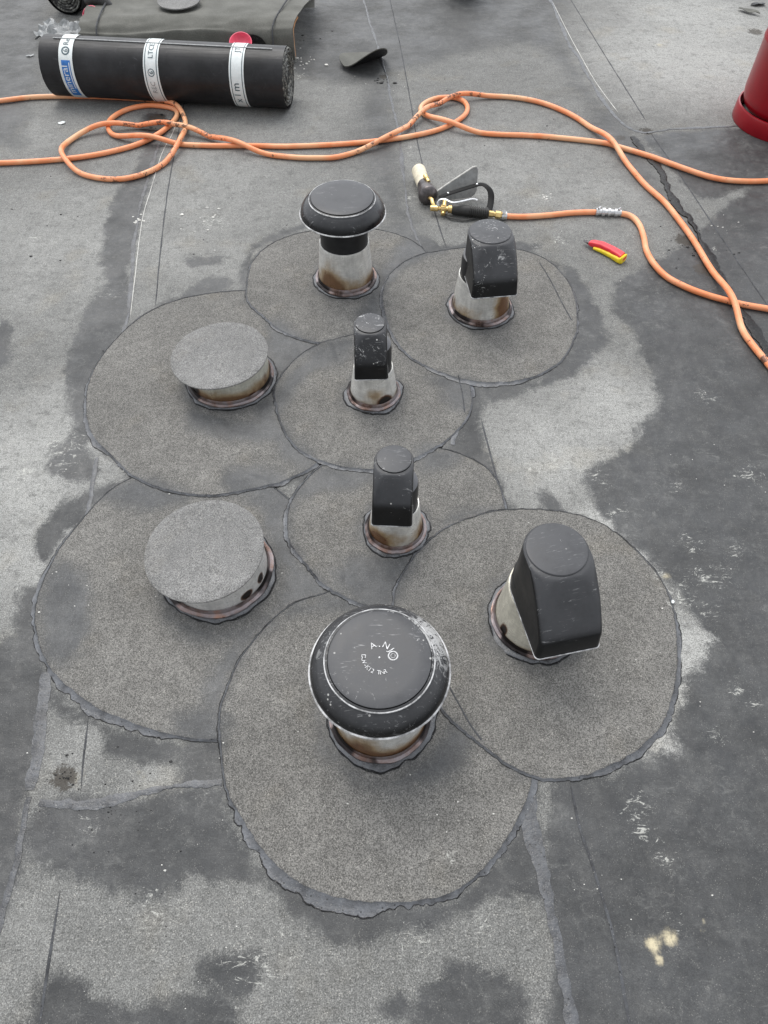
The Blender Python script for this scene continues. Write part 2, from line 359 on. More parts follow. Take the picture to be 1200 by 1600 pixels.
# ------------------------------------------------------------------ roof surface with its stains
GD_px = [
 [(960,450),(1010,412),(1060,390),(1100,352),(1150,310),(1215,270),(1400,240),(1600,1800),(880,1800),(866,1500),(850,1350),(856,1300),(868,1222),(905,1216),(960,1205),(1010,1178),(1055,1182),(1058,1165),(1045,1140),(1065,1090),(1085,1040),(1112,1000),(1080,965),(1060,915),(1030,895),(1010,870),(985,850),(945,815),(925,780),(915,740),(955,715),(995,690),(1000,660),(1025,640),(1028,605),(1010,575),(995,545),(985,510),(960,490)],
 [(1000,210),(1300,195),(1500,230),(1250,262),(1150,298),(1100,310),(1070,290),(1040,255),(1005,215)],
 [(920,190),(975,200),(1000,220),(1045,300),(1085,350),(1120,400),(1160,480),(1200,560),(1150,500),(1100,420),(1060,350),(1010,300),(960,240)],
 [(480,-60),(850,-60),(880,50),(905,100),(930,150),(970,190),(940,200),(905,150),(880,110),(840,75),(780,70),(720,85),(650,105),(612,112),(600,135),(540,130),(460,130),(440,180),(475,60)],
 [(560,110),(600,110),(622,200),(632,280),(655,385),(610,372),(595,330),(580,290),(565,240),(560,190),(572,150)],
 [(195,285),(232,290),(205,400),(200,440),(170,440),(158,400),(170,330)],
 [(225,180),(265,185),(250,240),(235,285),(205,285),(220,240)],
 [(170,440),(200,450),(197,500),(175,560),(150,640),(140,700),(150,745),(120,755),(75,735),(80,700),(115,680),(108,640),(100,590),(115,540),(140,480)],
 [(180,530),(240,488),(300,450),(355,430),(350,452),(300,472),(220,505),(180,550)],
 [(290,408),(340,398),(342,412),(300,418)],
 [(395,395),(480,355),(470,350),(400,380),(375,440),(388,450)],
 [(880,430),(900,425),(935,480),(948,530),(900,585),(830,612),(770,628),(745,600),(840,590),(890,540)],
 [(640,360),(700,385),(740,385),(700,400),(650,395)],
 [(600,390),(745,380),(800,375),(850,385),(800,395),(700,400),(640,420)],
 [(735,590),(760,610),(752,660),(765,720),(800,790),(770,790),(740,740),(700,700),(715,650)],
 [(845,765),(870,780),(880,800),(920,815),(870,812),(850,790)],
 [(0,-50),(60,-50),(70,60),(40,200),(0,230),(-200,200),(-300,-50)],
 [(-200,960),(0,1000),(60,960),(80,1060),(62,1150),(50,1240),(20,1400),(-20,1450),(-200,1500)],
 [(75,1252),(200,1245),(345,1225),(350,1262),(390,1335),(420,1375),(300,1372),(260,1400),(180,1388),(110,1370),(62,1350),(40,1300)],
 [(75,1070),(130,1110),(180,1140),(260,1160),(350,1160),(355,1224),(287,1226),(288,1182),(250,1190),(180,1190),(165,1160),(150,1130),(80,1120)],
 [(410,1350),(500,1400),(590,1420),(700,1405),(755,1375),(750,1420),(640,1452),(560,1478),(490,1450),(440,1410)],
 [(835,1245),(800,1310),(752,1370),(755,1400),(860,1425),(872,1500),(852,1330)],
 [(300,1520),(350,1485),(400,1500),(395,1540),(375,1572),(330,1552)],
 [(60,1540),(110,1530),(170,1560),(200,1570),(290,1552),(365,1570),(350,1700),(200,1700),(30,1700)],
 [(680,1522),(720,1508),(790,1530),(825,1560),(790,1700),(640,1700),(655,1560)],
 [(600,1572),(625,1555),(638,1580),(610,1592)],
 [(0,505),(14,515),(14,568),(-30,575)],
 [(30,930),(62,920),(55,985),(70,1050),(30,1010)],
 [(80,800),(130,770),(190,750),(150,790),(110,830),(75,880),(50,860)],
]
PD_px = [
 [(640,372),(700,392),(660,408),(618,432),(598,470),(606,525),(560,528),(562,490),(586,440),(612,400)],
 [(425,500),(500,542),(540,535),(455,572),(432,605),(415,560)],
 [(395,640),(430,618),(440,660),(495,722),(470,738),(425,690)], [(355,738),(430,732),(445,768),(365,778)],
 [(430,765),(505,726),(462,780),(452,830),(472,880),(515,925),(432,965),(388,1010),(362,1055),(342,1125),(322,1108),(325,1060),(368,1000),(420,950),(445,900),(425,860),(402,800),(370,782)],
 [(70,905),(105,880),(140,920),(136,990),(108,1042),(68,1020)], [(275,1118),(350,1115),(350,1165),(275,1160)],
 [(160,775),(215,748),(300,778),(235,800),(190,790)],
 [(650,700),(722,705),(702,730),(660,736)],
 [(645,878),(615,950),(560,950),(520,900),(560,868),(620,868),(700,808),(785,796),(700,818)],
 [(458,775),(500,732),(595,738),(560,760),(500,772)],
 [(672,588),(740,598),(735,640),(700,642),(690,610)], [(495,545),(550,528),(545,560),(482,590),(440,645),(428,620)],
 [(500,1100),(515,1165),(560,1210),(620,1215),(682,1160),(705,1130),(742,1168),(700,1215),(620,1232),(530,1204),(492,1130)],
 [(440,960),(532,928),(562,950),(482,962)], [(300,640),(370,660),(430,650),(440,690),(360,690),(300,670)],
 [(260,960),(330,985),(400,975),(430,950),(430,980),(380,1000),(300,1000)],
]
SCUFF = [(935,745,.05),(960,800,.04),(1065,935,.06),(1090,900,.05),(1150,1080,.03),(1175,1100,.03),(1120,900,.05),(1030,905,.04),(1080,850,.05),(330,345,.09),(300,360,.05),(215,350,.02),(640,310,.05),(655,300,.03),(850,310,.06),(870,375,.05),(835,385,.03),(1000,1300,.03),(1035,1340,.035),(1000,1260,.05),(1120,1150,.03),(100,700,.10),(40,740,.08),(170,460,.04),(55,370,.04),(470,120,.05),(700,1340,.03),(750,1440,.04),(650,1480,.05),(560,1430,.02),(1155,355,.03),(1115,390,.03),(930,330,.04),(560,240,.03),(640,240,.03),(1105,955,.04),(860,720,.10),(400,1500,.08),(250,1420,.06),(640,230,.02),(140,1290,.03),(320,1240,.03),(1100,620,.05),(1170,740,.05),(1150,860,.04),(1060,760,.03),(1050,1440,.02)]
OCHRE = [(1020,1475,.018,1),(1047,1465,.018,1),(1030,1500,.012,.9),(1030,70,.03,.7),(300,590,.05,.35),(190,620,.05,.3),(1040,900,.02,.7),(120,1215,.04,.55),(220,1215,.04,.5),(310,1205,.03,.4),(180,1225,.04,.4),(140,580,.05,.2),(1100,1440,.008,.8),(1098,1455,.008,.8)]
BURN = [(100,1215,.035),(245,185,.05),(240,200,.05),(1070,375,.05),(1100,420,.05),(1010,205,.04),(600,120,.03),(970,215,.03),(570,230,.02),(460,620,.0),(1180,50,.05)]
PALE = [(870,700,.26,.62),(960,640,.20,.66),(40,740,.30,.66),(60,860,.2,.6),(100,660,.25,.55),(1080,90,.55,.75),(1090,30,.5,.7),(1080,1040,.11,1.1),(1040,1170,.07,1.0),(960,840,.12,1.0),(120,380,.55,.45),(320,300,.5,.42),(800,270,.5,.42),(60,200,.4,.35),(930,300,.4,.4),(300,400,.3,.42),(380,1480,.16,.14),(250,1400,.14,.16),(120,1170,.07,.42),(250,1215,.07,.4),(40,1480,.1,.28),(450,180,.4,.35)]
SOFT = (2, 3, 4, 16); GS = [atv(GD_px[i]) for i in SOFT]; GD = [atv(p) for i, p in enumerate(GD_px) if i not in SOFT]; PD = [atv(p) for p in PD_px]
for p in GD:                                          # resample long sides so the outline stays natural
    pass
HALO = []                                             # (signed distance function, reach) scorched zones round laps and pipes
def attrs_for(X, Y, polys):
    X = np.asarray(X, np.float32); Y = np.asarray(Y, np.float32)
    d = np.full(X.shape, .25, np.float32)
    for p in polys: d = np.minimum(d, sdf(catmull(p, 4), X, Y))
    for fn_, off_ in HALO: d = np.minimum(d, (fn_(X, Y) - off_).astype(np.float32))
    d2 = np.full(X.shape, .25, np.float32)
    if polys is GD:
        for p in GS: d2 = np.minimum(d2, sdf(catmull(p, 4), X, Y))
    out = {'damp': d, 'damp_soft': d2}
    for nm, L in (('scuff', SCUFF), ('ochre', OCHRE), ('burn', BURN), ('pale', PALE)):
        s = np.zeros(X.shape, np.float32)
        for q in L:
            c = at(q[0], q[1]); r = max(q[2], 1e-4); k = q[3] if len(q) > 3 else 1
            s = np.maximum(s, k * np.exp(-(((X - c.x) ** 2 + (Y - c.y) ** 2) / (r * r)).astype(np.float32)))
        out[nm] = s
    return out
def grid_mesh(name, xs, ys, mat, zf=None, polys=GD):
    X, Y = np.meshgrid(xs, ys); X = X.ravel(); Y = Y.ravel(); nx, ny = len(xs), len(ys)
    Z = np.zeros_like(X) if zf is None else zf(X, Y)
    me = bpy.data.meshes.new(name)
    co = np.stack([X, Y, Z], 1).astype(np.float32)
    i = np.arange(nx - 1)[None, :] + np.arange(ny - 1)[:, None] * nx
    q = np.stack([i, i + 1, i + nx + 1, i + nx], -1).reshape(-1, 4)
    me.vertices.add(len(co)); me.vertices.foreach_set('co', co.ravel())
    me.loops.add(q.size); me.loops.foreach_set('vertex_index', q.ravel().astype(np.int32))
    me.polygons.add(len(q)); me.polygons.foreach_set('loop_start', np.arange(0, q.size, 4, dtype=np.int32))
    me.update(calc_edges=True)
    me.polygons.foreach_set('use_smooth', np.ones(len(q), bool))
    for k, a in attrs_for(X, Y, polys).items():
        t = me.attributes.new(k, 'FLOAT', 'POINT'); t.data.foreach_set('value', a)
    me.materials.append(mat); o = bpy.data.objects.new(name, me); COL.objects.link(o)
    return o
ys = [-.6]
while ys[-1] < 4.6: ys.append(ys[-1] + .005 + max(0, ys[-1]) * .0022)
xs = np.arange(-2.6, 2.6, .007)
far = np.array([12, 30, 80.])
xs = np.concatenate([-far[::-1], np.array([-6.]), xs, np.array([6.]), far]); ys = np.concatenate([np.array([-80., -20, -5, -1.5]), ys, [6, 10, 30, 90]])
def swell(X, Y):                                      # gentle ponding undulation of the old roof, flat where the vents stand
    return 0 * X
# ------------------------------------------------------------------ bitumen ribbons
def ribbon(P, wl, wr, zf, top=.0025, name='ribbon', mat=None, parent=None, closed=False, seed=0.0):
    """irregular flattened bead along P; wl / wr give its left / right width at arc length s"""
    P = np.asarray(P, float); n = len(P)
    if closed: T = np.roll(P, -1, 0) - np.roll(P, 1, 0)
    else: T = np.gradient(P, axis=0)
    T /= np.linalg.norm(T, axis=1)[:, None] + 1e-9; Nn = np.stack([-T[:, 1], T[:, 0]], 1)
    s = np.concatenate([[0], np.cumsum(np.linalg.norm(np.diff(P, axis=0), axis=1))])
    V, F = [], []; prof = ((1, -.001), (.985, .55), (.7, .85), (0, 1), (.7, .85), (.985, .55), (1, -.001)); m = len(prof)
    for i in range(n):
        a, b = wl(s[i]), wr(s[i])
        for j, (k, h) in enumerate(prof):
            off = Nn[i] * (a * k if j < 3 else (-b * k if j > 3 else 0))
            q = P[i] + off; hh = top * h if h > 0 else -.0015
            V.append((q[0], q[1], zf(q[0], q[1]) + hh + (.0004 * n1(s[i] * 90, j * 3.1, seed) if h > 0 else 0)))
    for i in range(n if closed else n - 1):
        k = (i + 1) % n
        for j in range(m - 1): F.append((i * m + j, i * m + j + 1, k * m + j + 1, k * m + j))
    return V, F
def torn(s, seed, sp):                                 # torn-edge noise: straight runs between random values
    k = s / sp; i = math.floor(k); f = k - i
    h = lambda q: (math.sin(q * 127.1 + seed * 311.7) * 43758.5453) % 1
    return (h(i) * (1 - f) + h(i + 1) * f) * 2 - 1
def resample(P, step=.004):
    P = np.asarray(P, float); d = np.concatenate([[0], np.cumsum(np.linalg.norm(np.diff(P, axis=0), axis=1))])
    t = np.linspace(0, d[-1], max(int(d[-1] / step), 3)); return np.stack([np.interp(t, d, P[:, 0]), np.interp(t, d, P[:, 1])], 1)
flat = lambda x, y: 0.0
def seam(px, wmin, wmax, mat, label, seed, top=.0013, name='roof_seam', jag=.002, sharp=1.6):
    P = resample(catmull(atv(px), 8, False))
    J = np.array([[n1(i * .13, seed, 1) * jag, n1(i * .13, seed, 7) * jag] for i in range(len(P))]); P = P + J
    W = lambda sd: (lambda s: max(.0008, wmin + (wmax - wmin) * max(-.1, min(1, .36 + sharp * n1(s * 6, seed + sd, 0) * .6 + .22 * torn(s, seed + sd, .017) + .12 * torn(s, seed + sd, .006)))))
    V, F = ribbon(P, W(0), W(5), flat, top, seed=seed)
    o = mesh(name, V, F, mat); setp(o, label, kind='structure'); return o
seam([(277,165),(262,205),(245,235),(228,290),(215,340),(206,430),(199,500),(188,530)], .002, .010, M['seam'], 'bitumen seam of the left membrane', 1)
seam([(152,715),(146,750),(138,800),(120,850)], .002, .009, M['seam'], 'bitumen seam left of the patches', 2)
seam([(72,1050),(68,1090),(62,1130),(58,1180),(46,1235)], .006, .020, M['seam'], 'smeared bitumen seam at lower left', 3)
seam([(46,1245),(36,1290),(24,1350),(8,1410),(-6,1470)], .003, .010, M['seam'], 'bitumen seam at the left edge', 4)
seam([(563,-20),(578,35),(588,65),(596,95),(604,120),(612,160),(624,210),(628,260),(640,340),(658,385)], .001, .010, M['seam'], 'bitumen seam of the middle membrane', 5)
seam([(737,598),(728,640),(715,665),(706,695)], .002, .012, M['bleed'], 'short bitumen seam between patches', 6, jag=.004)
seam([(827,1232),(829,1280),(840,1330),(848,1360),(856,1410),(866,1450),(872,1500),(884,1550),(900,1620)], .004, .018, M['seam'], 'smeared bitumen seam at bottom', 7, sharp=2.4)
seam([(855,-15),(880,48),(900,85),(925,130),(960,180),(988,203)], .002, .014, M['seam'], 'bitumen seam of the right membrane', 8)
seam([(988,203),(1010,207),(1050,202),(1100,199),(1145,198),(1230,196)], .002, .010, M['seam'], 'bitumen seam beside the gas cylinder', 9)
seam([(990,215),(1015,248),(1036,270),(1044,300),(1076,345),(1108,400),(1142,458),(1175,512),(1212,572),(1250,640)], .004, .021, M['tar'], 'black open seam on the right', 10, top=.005, jag=.006, sharp=2.6)
seam([(62,1252),(110,1256),(160,1252),(200,1246),(240,1234),(300,1228),(347,1223)], .002, .016, M['seam'], 'smeared bitumen seam across lower left', 11, sharp=2)
def groove(px, w, seed, mat='groove', z=.0009):
    P = resample(catmull(atv(px), 8, False), .01); Lg = .01 * len(P); tp_ = lambda s: max(.05, min(1, s / .04, (Lg - s) / .04))
    V, F = ribbon(P, lambda s: tp_(s) * w * (.6 + .5 * n1(s * 14, seed)), lambda s: tp_(s) * w * (.6 + .5 * n1(s * 14, seed + 4)), flat, z, seed=seed)
    o = mesh('roof_seam', V, F, M[mat]); setp(o, 'thin dark selvage line in the felt', kind='structure')
groove([(290,150),(280,200),(262,300),(250,400),(243,478)], .003, 20)
groove([(605,-20),(625,70),(640,150),(652,220),(668,290),(685,350),(698,388)], .003, 21)
groove([(752,655),(765,705),(778,755),(787,798)], .003, 22)
groove([(890,1218),(905,1290),(925,1350),(955,1450),(975,1550),(990,1640)], .004, 23)
groove([(880,-20),(935,70),(1010,190)], .003, 24); groove([(1018,210),(1055,262),(1100,330),(1150,405),(1215,500)], .003, 25)
groove([(138,1122),(131,1180),(126,1240)], .003, 26); groove([(94,1390),(80,1480),(62,1600),(56,1640)], .0035, 27)
groove([(284,165),(271,205),(253,240),(236,295),(222,345),(211,432),(203,500)], .0014, 28, 'chalk')
groove([(862,0),(886,48),(906,85),(932,130),(966,176)], .0016, 29, 'chalk')

# ------------------------------------------------------------------ round felt patches
T = .0032
PATCH = [  # bottom to top: key, outline in the photo, label, bleed width, seed
 ('P8', [(55,980),(62,930),(88,870),(130,810),(170,770),(215,745),(280,735),(350,735),(420,760),(480,810),(520,880),(530,950),(520,1030),(470,1100),(400,1145),(330,1158),(260,1148),(190,1125),(120,1085),(75,1035)], 'round felt patch at lower left carrying the nearer felt-covered stub', .014, 3.1),
 ('P1', [(344,1130),(347,1185),(358,1240),(385,1292),(425,1348),(475,1386),(540,1407),(600,1413),(655,1409),(720,1388),(775,1340),(812,1280),(832,1215),(830,1160),(815,1090),(790,1030),(745,975),(690,935),(620,915),(560,916),(515,926),(460,945),(415,980),(380,1025),(355,1080)], 'largest round felt patch, nearest the camera, around the lettered mushroom vent', .015, 4.7),
 ('P7', [(134,640),(140,600),(165,550),(205,508),(250,480),(310,462),(370,455),(430,460),(480,480),(510,530),(525,600),(520,670),(500,722),(450,750),(400,765),(330,776),(270,770),(215,748),(175,715),(145,680)], 'wide round felt patch at middle left carrying the farther felt-covered stub', .012, 8.2),
 ('P3', [(450,815),(455,785),(475,755),(505,728),(560,705),(620,697),(680,700),(740,720),(775,750),(790,797),(790,850),(760,900),(700,935),(640,950),(580,950),(545,940),(505,915),(475,880),(455,850)], 'round felt patch around the nearer narrow cowl vent, overlapped by the patch to its right', .010, 5.9),
 ('P6', [(387,450),(392,415),(420,385),(470,365),(530,357),(590,360),(640,375),(670,400),(690,440),(680,480),(640,510),(590,527),(540,535),(500,538),(450,525),(415,500),(390,475)], 'round felt patch at the back around the mushroom vent on the tall metal pipe', .009, 6.3),
 ('P4', [(430,625),(437,595),(460,565),(495,542),(545,527),(600,522),(660,530),(705,555),(730,590),(737,625),(725,660),(690,695),(640,722),(590,736),(530,732),(480,712),(445,675)], 'central round felt patch around the smallest paint-spattered cowl vent', .010, 1.4),
 ('P5', [(597,470),(605,440),(630,412),(675,396),(730,388),(790,388),(840,400),(880,430),(898,470),(900,520),(880,560),(840,588),(790,599),(740,598),(690,585),(640,560),(610,520)], 'round felt patch at back right around the scratched wide cowl vent', .009, 2.6),
 ('P2', [(617,940),(625,905),(650,868),(700,825),(750,805),(800,797),(850,797),(900,805),(950,825),(990,855),(1025,895),(1050,945),(1058,1010),(1055,1070),(1035,1130),(1000,1170),(960,1195),(910,1213),(850,1217),(800,1200),(750,1165),(700,1122),(670,1080),(640,1030),(620,985)], 'round felt patch at right around the largest cowl vent', .009, 9.5),
]
OUT = {}
for k, px, lb, bw, sd_ in PATCH:
    P = catmull(atv(px), 26); c = P.mean(0)
    a = np.unwrap(np.arctan2(P[:, 1] - c[1], P[:, 0] - c[0])); r = np.hypot(P[:, 0] - c[0], P[:, 1] - c[1])
    if a[-1] < a[0]: a = a[::-1]; r = r[::-1]
    t = np.linspace(0, 2 * np.pi, 480, endpoint=False)
    rr = np.interp((t - a[0]) % (2 * np.pi), np.append(a - a[0], 2 * np.pi), np.append(r, r[0]))
    rr = rr + np.array([.0050 * n1(2.6 * math.cos(q) + sd_, 2.6 * math.sin(q), 0) + .0016 * n1(20 * math.cos(q), 20 * math.sin(q), sd_) + .0012 * n1(60 * math.cos(q), 60 * math.sin(q), sd_) for q in t])
    OUT[k] = (c, t, rr)
def inside(k, x, y):                                  # radial signed distance to a patch's outline
    c, t, rr = OUT[k]; dx, dy = x - c[0], y - c[1]
    return np.hypot(dx, dy) - np.interp(np.arctan2(dy, dx) % (2 * np.pi), np.append(t, 2 * np.pi), np.append(rr, rr[0]))
ORDER = [p[0] for p in PATCH]
PIPES = ((594,1114,.087),(541,437,.079),(750,482,.079),(838,967,.085),(584,616,.059),(618,828,.059),(361,592,.103),(343,893,.106))
def under(k, x, y):                                   # height of what lies below patch k (k=None: above them all)
    z = 0.0 * x
    for j in ORDER:
        if j == k: break
        d = inside(j, x, y); s = np.clip(1 - d / .016, 0, 1); z = z + T * s * s * (3 - 2 * s)
    return z
def under1(k): return lambda x, y: float(under(k, np.float64(x), np.float64(y)))
def HF(k): return lambda X, Y: inside(k, X.astype(float), Y.astype(float))
def PF(px, py, r):
    c = at(px, py); return lambda X, Y: np.hypot(X - c.x, Y - c.y) - r
HALO = [(HF(k), .004) for k in ORDER if k != 'P2']
ground = grid_mesh('ground', xs, ys, M['old_felt'])
setp(ground, 'weathered grey mineral felt roof surface', kind='structure')
PG = 'overlapping round felt patches on the roof'
for k, px, lb, bw, sd_ in PATCH:
    c, t, rr = OUT[k]; n = len(t)
    rings = 46; V = []; X = []; Y = []
    for j in range(rings):
        f = 0.0 if j == 0 else (j / (rings - 1)) ** .9
        for i in range(n if j else 1):
            q = rr[i] if j else 0
            X.append(c[0] + f * q * math.cos(t[i])); Y.append(c[1] + f * q * math.sin(t[i]))
    X = np.array(X); Y = np.array(Y); Z = under(k, X, Y) + T
    Z[-n:] -= .0006
    ext = [(X[-n + i], Y[-n + i], Z[-n + i] - T - .0012) for i in range(n)]
    V = list(zip(X, Y, Z)) + ext
    F = [(0, 1 + i, 1 + (i + 1) % n) for i in range(n)]
    for j in range(rings):
        b0 = 1 + j * n; b1 = b0 + n
        if j == rings - 1: break
        for i in range(n): m = (i + 1) % n; F.append((b0 + i, b1 + i, b1 + m, b0 + m))
    HALO = [(HF(j), .0) for j in ORDER[ORDER.index(k) + 1:]] + [(PF(*q_), .022) for q_ in PIPES]
    at_ = attrs_for(np.append(X, [e[0] for e in ext]), np.append(Y, [e[1] for e in ext]), PD)
    cz = 0
    V = [(v[0] - c[0], v[1] - c[1], v[2]) for v in V]
    o = mesh('felt_patch', V, F, M['new_felt'], loc=(c[0], c[1], cz), attrs=at_, angle=50)
    setp(o, lb, 'felt patch', PG)
    # squeezed-out bitumen round the edge
    Q = np.stack([c[0] + rr * np.cos(t), c[1] + rr * np.sin(t)], 1)
    zf = under1(k)
    def wr(s, sd=sd_, bw=bw):
        a = .08 + 1.25 * n1(s * 3.4, sd, 0) + .34 * n1(s * 15, sd, 2) + .24 * torn(s, sd, .016) + .14 * torn(s, sd, .0055)
        side = .0016 + bw * 1.25 * max(0, a) ** .85
        return side
    # more bleed on the side that faces the camera
    def wr2(s, sd=sd_, bw=bw, L=2 * math.pi * rr.mean()):
        q = s / L * 2 * math.pi; return wr(s, sd, bw) * (.62 - .48 * math.sin(q)) + .0012
    V, F = ribbon(Q, lambda s: .0016 + .0010 * n1(s * 40, sd_, 9), wr2, lambda x, y: zf(x, y), .0017, closed=True, seed=sd_)
    # inner lip lies on the patch: lift it
    V = [list(v) for v in V]
    for i in range(len(Q)):
        for j in range(3): V[i * 7 + j][2] += T * (.95 if j == 0 else .92)
        V[i * 7 + 3][2] += T * .45
    V = [(v[0] - c[0], v[1] - c[1], v[2]) for v in V]
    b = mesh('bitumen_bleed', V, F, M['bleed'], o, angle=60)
    # thin black line along the outer lip: crack plus painted lip shadow
    Q2 = np.array([[V[i * 7 + 5][0] + c[0], V[i * 7 + 5][1] + c[1]] for i in range(len(Q))])
    V2, F2 = ribbon(Q2, lambda s: max(.0003, .0009 + .0014 * n1(s * 30, sd_, 1)), lambda s: max(.0004, .0012 + .0022 * n1(s * 18, sd_, 6) + .0008 * torn(s, sd_, .006)), zf, .0010, closed=True, seed=sd_ + 2)
    V2 = [(v[0] - c[0], v[1] - c[1], v[2]) for v in V2]
    mesh('edge_crack_shade', V2, F2, M['tar'], o, angle=60)

for k_, px_ in (('P5', [(843,412),(860,440),(878,475),(893,502)]), ('P2', [(700,1072),(718,1105),(735,1135),(752,1158)]), ('P4', [(716,590),(722,615),(726,645)]), ('P6', [(600,378),(640,392),(650,396)])):
    if k_ == 'P6': continue
    o_ = [o for o in COL.objects if o.name.startswith('felt_patch')][ORDER.index(k_)]
    P = resample(catmull(atv(px_), 8, False), .008); zf_ = under1(None)
    V, F = ribbon(P, lambda s: .0016, lambda s: .0016 + .001 * n1(s * 30, 3), zf_, .0008)
    V = [(v[0] - o_.location.x, v[1] - o_.location.y, v[2]) for v in V]
    mesh('pressed_line', V, F, M['groove'], o_)

# ------------------------------------------------------------------ vents
def bead(r, seed, w0=.016, w1=.012, zf=None):
    prof = [(0, .004), (.004, .0042), (.35, .0040), (.7, .0034), (.95, .0020), (1, -.002)]
    V, F = [], []; seg = 96
    for j, (k, z) in enumerate(prof):
        for i in range(seg):
            a = 2 * math.pi * i / seg
            w = w0 + w1 * (1.3 * n1(1.3 * math.cos(a) + seed, 1.3 * math.sin(a), 0) + .5 * n1(6 * math.cos(a), 6 * math.sin(a), seed) + .25 * torn(a, seed, .13))
            rr = r + .002 + k * max(w, .005)
            V.append((rr * math.cos(a), rr * math.sin(a), z + .0007 * n1(4 * math.cos(a) * (j + 1), 4 * math.sin(a), seed)))
    for j in range(len(prof) - 1):
        for i in range(seg): k = (i + 1) % seg; F.append((j * seg + i, j * seg + k, (j + 1) * seg + k, (j + 1) * seg + i))
    return V, F, seg
def pipe_set(root, r, h, seed, mat, lean=0, beadw=.008, flare=.010, taper=.88, bh=.55, spots=()):
    # metal sleeve with a wall, flared foot, sealant ring
    tr_ = taper; N = 16
    prof = [(r * 1.02, .0), (r * 1.01, .012)] + [(r * (1.0 - (1 - tr_) * ((i + 1) / N)), .014 + (h - .015) * (i + 1) / N) for i in range(N)]
    prof += [(r * tr_ - .0006, h), (r * tr_ - .0028, h), (r * tr_ - .0032, h - .002), (r * tr_ - .0032, h - .06)]
    V, F = lathe(prof, 96, lambda a, j, q, z: (q * (1 + .006 * n1(math.cos(a) * 1.5 + seed, math.sin(a) * 1.5, z * 12)), z))
    br, so = [], []
    for v in V:
        a = math.degrees(math.atan2(v[1], v[0])); b = .95 * max(0, 1 - v[2] / (h * bh)); q = 0
        for (sa, sz, wa, wz, k, kind) in spots:
            d = (a - sa + 180) % 360 - 180; g = k * math.exp(-(d / wa) ** 2 - ((v[2] - sz) / wz) ** 2)
            if kind == 'b': b += g
            else: q += g
        br.append(b); so.append(q)
    mesh('metal_pipe', V, F, mat, root, attrs={'brown': br, 'soot': so})
    def wob(a, j, q, z):
        k = (q - r) / flare
        return q + flare * .26 * max(k, 0) * (n1(2.2 * math.cos(a) + seed, 2.2 * math.sin(a), 4) + .4 * n1(8 * math.cos(a), 8 * math.sin(a), seed)), z + .0012 * n1(5 * math.cos(a), 5 * math.sin(a), seed + j)
    V, F = lathe([(r * 1.012, .020), (r + .0035, .015), (r + flare * .4, .0105), (r + flare * .75, .0088), (r + flare, .0078), (r + flare + .0005, .0058), (r + flare - .001, .002)], 96, wob)
    mesh('base_flange', V, F, M['flange'], root)
    V, F, sg = bead(r + flare * .45, seed, beadw, beadw * .8)
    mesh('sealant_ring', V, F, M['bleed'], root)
    prof = [(0, -.001), (.0, .0016), (.0012, .0021), (.0026, .0014), (.0032, -.001)]
    def wob2(a, j, q, z):
        w = beadw + beadw * .8 * (1.3 * n1(1.3 * math.cos(a) + seed, 1.3 * math.sin(a), 0) + .5 * n1(6 * math.cos(a), 6 * math.sin(a), seed) + .25 * torn(a, seed, .13))
        return q + r + flare * .45 + .0018 + max(w, .005) + (.0022 * max(-.4, n1(3 * math.cos(a), 3 * math.sin(a), seed + 3)) + .0012 * torn(a, seed, .11) if j > 1 else 0), z
    V, F = lathe(prof, 96, wob2)
    mesh('sealant_edge', V, F, M['tar'], root)
def vent_root(name, key, bx, by, label, cat, group=None, rz=0):
    p = at(bx, by); z = float(under(None, np.float64(p.x), np.float64(p.y)))
    # height of the surface: every patch covering this point
    o = empty(name, (p.x, p.y, z), rz); setp(o, label, cat, group); return o
def text_mesh(s, size, extrude=.0):
    cu = bpy.data.curves.new('t', 'FONT'); cu.body = s; cu.size = size; cu.extrude = extrude; cu.align_x = 'CENTER'
    cu.resolution_u = 3
    o = bpy.data.objects.new('t', cu); COL.objects.link(o); dg = bpy.context.evaluated_depsgraph_get(); dg.update()
    me = o.evaluated_get(dg).to_mesh()
    V = [v.co.copy() for v in me.vertices]; F = [list(p.vertices) for p in me.polygons]
    o.evaluated_get(dg).to_mesh_clear(); bpy.data.objects.remove(o); bpy.data.curves.remove(cu)
    return V, F
def arc_text(s, r, size, a0, step, z, inward=False):
    parts = []
    for i, ch in enumerate(s):
        if ch == ' ': continue
        vf = text_mesh(ch, size, .0007)
        a = a0 - step * i if not inward else a0 + step * i
        rot = Matrix.Rotation(a - math.pi / 2, 4, 'Z') if not inward else Matrix.Rotation(a + math.pi / 2, 4, 'Z')
        parts.append(xf(vf, Matrix.Translation((r * math.cos(a), r * math.sin(a), z)) @ rot))
    return join(*parts)
VG = 'black capped vent terminals on the roof'
